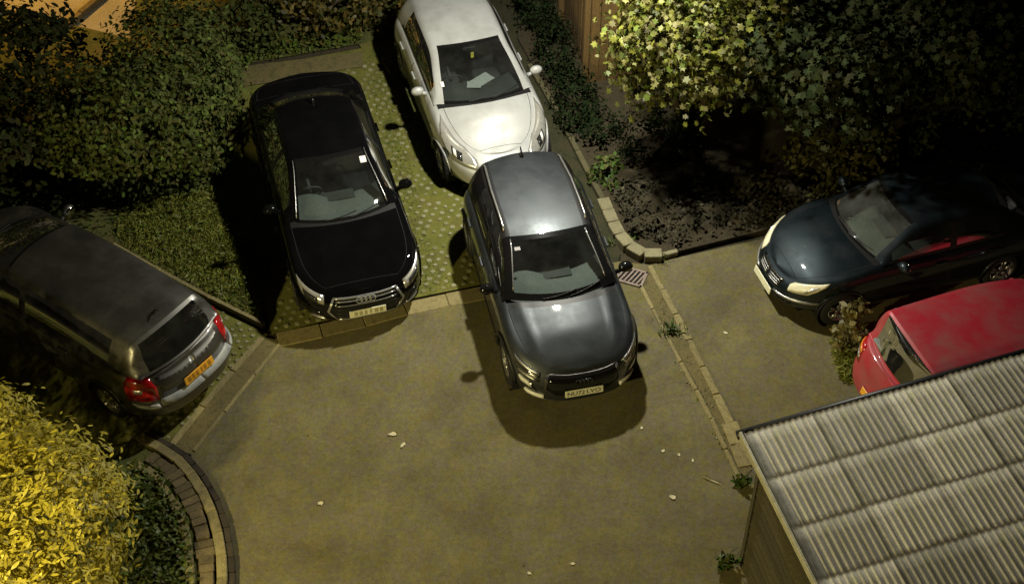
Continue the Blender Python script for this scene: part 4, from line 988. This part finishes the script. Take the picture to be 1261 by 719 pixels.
# ------------------------------------------------------------------ vegetation
LEAF = {
 'oval': [(-.5, 0, 0), (-.2, .26, .05), (.2, .24, .05), (.5, 0, -.04), (.2, -.24, .05), (-.2, -.26, .05)],
 'star': [(-.5, 0, 0), (-.26, .20, .03), (-.20, .48, -.06), (.08, .27, .04), (.30, .38, -.10), (.26, .17, .02), (.52, .03, -.12), (.24, -.16, .03), (.26, -.40, -.06), (.05, -.25, .05), (-.26, -.44, -.02), (-.24, -.20, .03)],
 'blade': [(-.5, -.05, 0), (-.5, .05, 0), (.1, .07, .03), (.5, 0, -.06), (.1, -.07, .03)],
 'spray': [(-.5, 0, 0), (-.1, .16, .06), (.30, .14, .05), (.55, .0, -.06), (.30, -.14, .05), (-.1, -.16, .06)],
}
def leaves(pos, nrm, dirv, size, kind):
    """vectorised: one polygon per leaf"""
    T = np.array(LEAF[kind]); n = len(pos); k = len(T)
    nrm = nrm/np.linalg.norm(nrm, axis=1, keepdims=True)
    d = dirv-(dirv*nrm).sum(1, keepdims=True)*nrm; d /= (np.linalg.norm(d, axis=1, keepdims=True)+1e-9); s = np.cross(nrm, d)
    V = pos[:, None, :]+size[:, None, None]*(T[None, :, 0, None]*d[:, None, :]+T[None, :, 1, None]*s[:, None, :]+T[None, :, 2, None]*nrm[:, None, :])
    return V.reshape(-1, 3), k
def leafobj(name, pos, nrm, dirv, size, kind, mat, parent=None, stuff=False):
    V, k = leaves(pos, nrm, dirv, size, kind); n = len(pos)
    me = bpy.data.meshes.new(name); me.vertices.add(len(V)); me.vertices.foreach_set('co', V.astype(np.float32).ravel())
    me.loops.add(n*k); me.loops.foreach_set('vertex_index', np.arange(n*k, dtype=np.int32))
    me.polygons.add(n); me.polygons.foreach_set('loop_start', np.arange(0, n*k, k, dtype=np.int32))
    me.update(); me.validate(); me.materials.append(mat)
    o = bpy.data.objects.new(name, me); COL.objects.link(o)
    if parent is not None: o.parent = parent
    if stuff: o['kind'] = 'stuff'
    return o
def rv(n): v = rng.normal(size=(n, 3)); return v/np.linalg.norm(v, axis=1, keepdims=True)
def cloud(blobs, n, clump=.22, per=26, shell=.72, up=.35, jit=.8):
    """leaf points in clumps near the skin of a union of ellipsoids"""
    bl = np.array([list(b[0])+list(b[1]) for b in blobs], float); wgt = (bl[:, 3]*bl[:, 4]+bl[:, 4]*bl[:, 5]+bl[:, 3]*bl[:, 5]); wgt /= wgt.sum()
    nc = max(1, n//per); C = []; N_ = []
    while len(C) < nc:
        i = rng.choice(len(bl), p=wgt); u = rv(1)[0]; rr = shell+(1-shell)*rng.random()**.6; p = bl[i, :3]+u*bl[i, 3:]*rr
        if p[2] < .02: continue
        q = ((p-bl[:, :3])/bl[:, 3:]); q = (q*q).sum(1); q[i] = 9
        if (q < .55).any(): continue
        C.append(p); g = u/bl[i, 3:]; N_.append(g/np.linalg.norm(g))
    C = np.array(C); N_ = np.array(N_); idx = rng.integers(0, nc, n)
    pos = C[idx]+rng.normal(size=(n, 3))*clump*.5; pos[:, 2] = np.maximum(pos[:, 2], .03)
    nr = N_[idx]*.8+rv(n)*jit+np.array([0, 0, up]); dr_ = rv(n)+N_[idx]*.6
    return pos, nr, dr_
def stems(root, base, tops, r=.05, name='trunk', mat=None, mid=.35):
    b = B(); base = Vector(base)
    for t in tops:
        t = Vector(t); m1 = base.lerp(t, .4)+Vector((random.uniform(-.08, .08), random.uniform(-.08, .08), .12)); m2 = base.lerp(t, .75)+Vector((random.uniform(-.06, .06), random.uniform(-.06, .06), .06))
        b.tube([base+Vector((random.uniform(-.04, .04), random.uniform(-.04, .04), -.05)), m1, m2, t], [r, r*.7, r*.45, r*.18], 6)
    return b.out(name, mat or M['bark'], root, True)
def shrub(name, label, cat, base, blobs, n, size, kind, mat, clump=.22, per=26, tops=None, r=.04, up=.35, jit=.8, parts=0, shell=.72, dirup=None, group=None):
    t = thing(name, label, cat, base, 0, group); bx, by, bz = base
    bl = [((c[0]-bx, c[1]-by, c[2]-bz), d) for c, d in blobs]
    p, nr, d = cloud(bl, n, clump, per, shell, up, jit)
    if dirup is not None: d = d*.5+np.array(dirup)
    s = size*rng.uniform(.65, 1.3, n)
    if parts:
        # the leaves that show largest from the court are parts of their own
        tocam = np.array([-bx, -by, 15.2-bz])-p; tocam /= np.linalg.norm(tocam, axis=1, keepdims=True)
        nn = nr/np.linalg.norm(nr, axis=1, keepdims=True)
        lp = np.array([LAMP.x-bx, LAMP.y-by, LAMP.z-bz])-p; lp /= np.linalg.norm(lp, axis=1, keepdims=True)
        outw = p-np.mean(p, axis=0); outw /= np.linalg.norm(outw, axis=1, keepdims=True)
        sc = (np.abs((nn*tocam).sum(1))*s/size)+.9*(outw*tocam).sum(1)+.7*(outw*lp).sum(1)
        o_ = np.argsort(-sc)[:parts]; rest = np.setdiff1d(np.arange(n), o_)
        T = LEAF[kind]; me = bpy.data.meshes.new('leaf'); me.from_pydata(T, [], [tuple(range(len(T)))]); me.materials.append(mat_single(mat))
        for i in o_:
            z = Vector(nn[i]); x = Vector(d[i]); x = (x-z*x.dot(z)).normalized(); y = z.cross(x)
            m = Matrix((x*s[i], y*s[i], z*s[i])).transposed().to_4x4(); m.translation = p[i]
            inst(me, 'leaf', t, m)
        leafobj('crown', p[rest], nr[rest], d[rest], s[rest], kind, mat, t, True)
    else: leafobj('crown', p, nr, d, s, kind, mat, t)
    if tops is None: tops = [np.array(c)+rng.normal(size=3)*.15 for c, _ in bl]
    stems(t, (0, 0, 0), tops, r)
    return t
_ms = {}
def mat_single(mat):
    """same leaf colours, spread object by object"""
    if mat.name in _ms: return _ms[mat.name]
    m = mat.copy(); m.name = mat.name+' single'; nt = m.node_tree
    g = [n for n in nt.nodes if n.type == 'NEW_GEOMETRY'][0]; oi = nt.nodes.new('ShaderNodeObjectInfo')
    for l in list(nt.links):
        if l.from_node == g: nt.links.new(oi.outputs['Random'], l.to_socket)
    _ms[mat.name] = m; return m

# maple lit by the street lamp
shrub('maple_tree', 'maple with yellow green leaves, its left side lit by the street lamp', 'tree', (2.9, 18.3, 0),
      [((2.0, 17.15, 2.75), (.62, .62, .75)), ((2.75, 16.75, 2.7), (.62, .55, .70)), ((2.5, 17.7, 3.1), (.9, .8, .85)), ((3.3, 17.4, 2.9), (.75, .7, .8)), ((3.1, 18.4, 3.2), (1.1, .9, .9))],
      6400, .108, 'star', M['leaf_maple'], .34, 22, r=.09, up=.5, jit=.9, parts=300, shell=.6)
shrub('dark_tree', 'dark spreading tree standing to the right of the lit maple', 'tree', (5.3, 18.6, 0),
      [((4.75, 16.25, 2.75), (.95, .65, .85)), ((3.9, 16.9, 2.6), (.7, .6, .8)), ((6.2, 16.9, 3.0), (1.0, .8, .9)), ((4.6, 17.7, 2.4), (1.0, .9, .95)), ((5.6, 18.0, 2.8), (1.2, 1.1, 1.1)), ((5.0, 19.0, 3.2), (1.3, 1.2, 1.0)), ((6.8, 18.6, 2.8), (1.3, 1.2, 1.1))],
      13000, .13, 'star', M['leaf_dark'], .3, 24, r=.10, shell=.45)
shrub('shrub', 'small ochre leaved shrub under the dark tree, behind the navy car', 'shrub', (5.0, 17.0, .07),
      [((4.75, 17.0, .75), (.5, .4, .55)), ((5.3, 16.95, .7), (.5, .4, .5))], 1500, .10, 'oval', M['leaf_ochre'], .2)
shrub('shrub', 'dim green shrub at the right edge of the bed beyond the navy car', 'shrub', (7.0, 17.6, .07),
      [((6.6, 17.4, .7), (.6, .5, .6)), ((7.4, 17.7, .8), (.7, .6, .7)), ((8.6, 18.2, 1.0), (.8, .7, .9))], 2600, .10, 'oval', M['leaf_dark'], .2)
# ivy on the fence foot and low plants by the kerb
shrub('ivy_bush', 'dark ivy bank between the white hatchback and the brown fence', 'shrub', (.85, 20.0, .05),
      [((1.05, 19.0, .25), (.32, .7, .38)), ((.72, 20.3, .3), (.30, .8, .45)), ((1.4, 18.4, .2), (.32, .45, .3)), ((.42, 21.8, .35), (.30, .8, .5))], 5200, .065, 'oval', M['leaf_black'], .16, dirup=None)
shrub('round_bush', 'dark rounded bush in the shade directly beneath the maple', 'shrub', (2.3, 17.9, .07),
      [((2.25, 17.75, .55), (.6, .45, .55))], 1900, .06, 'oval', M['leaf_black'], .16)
shrub('leafy_plant', 'bright green low plant at the kerb beside the grey SUV roof', 'plant', (1.55, 17.25, .07),
      [((1.50, 17.3, .16), (.26, .24, .20)), ((1.75, 17.15, .12), (.24, .2, .14))], 420, .085, 'oval', M['leaf_weed'], .12, r=.012)
# left hand shrubs
shrub('large_shrub', 'large leafy green shrub at the upper left, beside the black saloon', 'shrub', (-5.4, 17.6, .05),
      [((-5.15, 17.6, 1.0), (.78, .85, 1.0)), ((-5.7, 17.2, 1.05), (.85, .8, 1.05)), ((-5.3, 18.3, 1.35), (1.0, 1.0, 1.15)), ((-6.2, 17.3, 1.1), (.9, .9, 1.0)), ((-5.0, 18.6, 1.0), (.65, .8, .95))],
      17000, .088, 'oval', M['leaf_hedge'], .24, 26, up=.5)
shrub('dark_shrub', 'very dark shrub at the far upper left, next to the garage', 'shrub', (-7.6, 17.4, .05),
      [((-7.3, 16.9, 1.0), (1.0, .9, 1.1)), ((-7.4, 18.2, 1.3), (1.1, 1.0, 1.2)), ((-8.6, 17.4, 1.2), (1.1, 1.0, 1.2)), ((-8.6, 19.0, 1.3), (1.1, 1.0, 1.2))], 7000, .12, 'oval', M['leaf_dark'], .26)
shrub('autumn_shrub', 'shrub with orange tinged leaves behind the black saloon', 'shrub', (-3.3, 21.3, .05),
      [((-3.9, 21.1, .55), (.7, .5, .6)), ((-3.0, 21.4, .7), (.7, .6, .8)), ((-2.2, 21.5, .5), (.5, .5, .6))], 2800, .10, 'oval', M['leaf_autumn'], .2)
shrub('low_shrub', 'low dull green shrub between the large leafy shrub and the back path', 'shrub', (-5.0, 20.6, .05),
      [((-5.2, 20.5, .5), (.6, .5, .55)), ((-4.5, 20.8, .4), (.5, .4, .45))], 1500, .10, 'oval', M['leaf_hedge'], .2)
# golden bush near the camera
shrub('golden_bush', 'golden yellow privet bush glowing at the lower left', 'bush', (-6.2, 9.9, .05),
      [((-5.55, 9.9, 1.2), (1.05, 1.15, 1.05)), ((-6.6, 10.6, 1.35), (1.1, 1.1, 1.1)), ((-6.3, 9.2, 1.3), (1.2, 1.1, 1.1)), ((-5.45, 8.9, .95), (.85, .95, .9)), ((-7.6, 9.8, 1.3), (1.1, 1.2, 1.1))],
      32000, .095, 'spray', M['leaf_yellow'], .2, 22, r=.05, up=.7, jit=.6, parts=300, shell=.86, dirup=(.35, .1, .75))
# ground cover
def cover(name, poly, n, size, kind, mat, z=.05, h=.10, up=1.2, clumps=60):
    P = np.array(poly); lo = P.min(0); hi = P.max(0); out = []
    def ins(x, y):
        c_ = False
        for i in range(len(poly)):
            x1, y1 = poly[i]; x2, y2 = poly[(i+1) % len(poly)]
            if (y1 > y) != (y2 > y) and x < (x2-x1)*(y-y1)/(y2-y1)+x1: c_ = not c_
        return c_
    cs = []
    while len(cs) < clumps:
        q = lo+(hi-lo)*rng.random(2)
        if ins(*q): cs.append(q)
    while len(out) < n:
        q = cs[rng.integers(len(cs))]+rng.normal(size=2)*.20
        if ins(*q): out.append((q[0], q[1], z+h*rng.random()**1.5))
    p = np.array(out); return leafobj(name, p, rv(n)*.8+np.array([0, 0, up]), rv(n), size*rng.uniform(.6, 1.3, n), kind, mat, None, True)
cover('ground_ivy', [gxy(318, 396), gxy(250, 360), gxy(150, 305), (-6.6, 16.2), (-5, 17), gxy(270, 250), gxy(300, 330)], 600, .055, 'oval', M['leaf_ivy'], .06, .09)
cover('verge_turf', [gxy(322, 400), gxy(250, 362), gxy(150, 306), (-6.2, 16.6), gxy(265, 230), gxy(318, 330)], 9000, .085, 'blade', M['leaf_turf'], .05, .06, .35, 220)
cover('corner_ivy', [gxy(150, 560), gxy(195, 575), gxy(232, 640), gxy(245, 725), (-4.1, 8.5), (-6, 8.5), gxy(120, 640)], 4200, .075, 'oval', M['leaf_ivy'], .06, .16, clumps=80)
cover('leaf_litter', [gxy(745, 225), gxy(775, 296), gxy(830, 308), gxy(930, 286), (4.9, 16.6), (4.6, 17.2), (2.2, 17.4)], 3400, .075, 'oval', M['leaf_litter'], .10, .22, clumps=50)
cover('border_grass', [gxy(445, 55), gxy(275, 86), (-6.2, 19.6), (-5.9, 20.5), (-2.6, 21.4)], 2500, .08, 'oval', M['leaf_ivy'], .03, .12)
cover('bay_grass', [gxy(445, 70), gxy(470, 62), gxy(530, 300), gxy(560, 350), gxy(525, 362)], 1500, .045, 'blade', M['leaf_weed'], .004, .02, .3)
cover('verge_grass', [gxy(1020, 420), gxy(1068, 425), gxy(1075, 478), gxy(1035, 470)], 1800, .10, 'blade', M['leaf_turf'], .01, .10, .3, 26)
def tuft(label, x, y, n=50, s=.12, rad=.10, mat='leaf_weed', kind='blade', h=.10, name='weed'):
    p = np.c_[rng.normal(size=n)*rad, rng.normal(size=n)*rad*.7, .01+h*rng.random(n)]
    d = np.c_[p[:, :2]*6+rng.normal(size=(n, 2))*.4, .4+rng.random(n)]
    o = leafobj(name, p, rv(n)+np.array([0, 0, .6]), d, s*rng.uniform(.6, 1.3, n), kind, M[mat]); o.location = (x, y, .01); tag(o, label, 'weed', 'weeds in the paving'); return o
tuft('bright green weed growing across the concrete edging strip', *gxy(828, 407), 70, .13, .085)
tuft('small green weed at the curved kerb above the drain grate', *gxy(812, 322), 30, .09, .06)
tuft('pale leafed weed in the soil just behind the kerb curve', *gxy(779, 296), 30, .10, .06, kind='oval')
tuft('green weed at the shed corner where the edging strip ends', *gxy(912, 597), 45, .11, .05, kind='oval', h=.16)
tuft('pale weed at the foot of the shed wall near the bottom of the photo', *gxy(893, 697), 90, .10, .06, kind='oval', h=.2)
tuft('tiny weed at the kerb beside the grey SUV door mirror', *gxy(752, 302), 22, .09, .05)
shrub('straw_weed', 'tall straw coloured weed between the navy saloon and the red hatchback', 'plant', (4.66, 13.72, 0),
      [((4.62, 13.75, .3), (.14, .12, .3)), ((4.70, 13.80, .68), (.13, .10, .25)), ((4.72, 13.70, .45), (.16, .14, .2))], 300, .10, 'oval', M['leaf_straw'], .09, 12, r=.012)

cover('leaf_specks', TARM, 170, .028, 'oval', M['leaf_straw'], .006, .012, 1.5, 140)
cover('drifted_leaves', [gxy(905, 585), gxy(780, 352), gxy(800, 326), gxy(930, 575)], 110, .04, 'oval', M['leaf_straw'], .012, .01, 2.5, 40)
# small pale litter on the tarmac
def scrap(label, px, py, s=.07, long=1., rz=None, cat='leaf', name='fallen_leaf'):
    x, y = gxy(px, py); n = 5; v = []; f = []
    for i in range(n):
        t = i/(n-1)-.5; wv = (1-(2*t)**2*.85)*.42
        for j in (-1, 0, 1): v.append((t*long, j*wv*.8, .05+.16*abs(j)+.30*t*t+random.uniform(-.04, .04)))
    for i in range(n-1):
        for j in range(2): f.append((i*3+j, i*3+j+1, (i+1)*3+j+1, (i+1)*3+j))
    v = [(x+random.uniform(-.10, .10)*min(1, long), y+random.uniform(-.14, .14), z) for x, y, z in v]
    if cat == 'twig': v = [(x, y*.22, z) for x, y, z in v]
    s *= .72
    o = mesh(name, v, f, M['litter'], None, True); o.scale = (s, s, s*.6); o.location = (x, y, .004); o.rotation_euler = (0, 0, random.uniform(0, 6) if rz is None else rz)
    tag(o, label, cat, 'pale litter on the tarmac'); return o
scrap('pale leaf lying alone on the left of the court', 395, 620, .11)
scrap('larger pale leaf of the pair in front of the black saloon', 496, 548, .13)
scrap('thin pale leaf just above its larger neighbour in front of the black saloon', 484, 535, .13, 1.3, 0.)
scrap('pale leaf near the shadow of the grey SUV', 790, 527, .07)
scrap('pale leaf below and right of the grey SUV shadow', 816, 555, .09)
scrap('dim leaf just right of the brighter leaf by the SUV shadow', 836, 560, .07)
scrap('pale leaf between the court leaves and the edging strip', 853, 567, .08)
scrap('pale oblong leaf left of the twig', 828, 612, .12)
scrap('round white leaf at the bottom middle of the court', 705, 694, .09)
scrap('grey white leaf left of the round white one at the bottom', 652, 706, .08)
scrap('pale leaf on the lane left of the navy car', 893, 410, .09)
scrap('pale leaf at the foot of the grass tuft by the red car', 1058, 470, .16)
tw = scrap('broken pale twig near the edging strip and shed corner', 876, 592, .17, 2.1, -.52, 'twig', 'twig')

# ------------------------------------------------------------------ street lamp that lights the court
sl = thing('street_lamp', 'tall street lamp standing among the trees behind the maple', 'street lamp', (3.6, 20.3, 0))
b = B(); b.tube([(0, 0, 0), (0, 0, 1.2), (0, 0, 5.9)], [.07, .05, .04], 10); b.out('pole', M['satin'], sl, True)
b = B(); b.tube([(0, 0, 5.8), (-.5, -.6, 5.98), (LAMP.x-3.6+.1, LAMP.y-20.3+.2, 5.86)], .03, 8); b.out('arm', M['satin'], sl, True)
b = B(); b.box((LAMP.x-3.6, LAMP.y-20.3, LAMP.z+.20), (.42, .28, .09), bev=.02); b.out('lamp_head', M['satin'], sl)
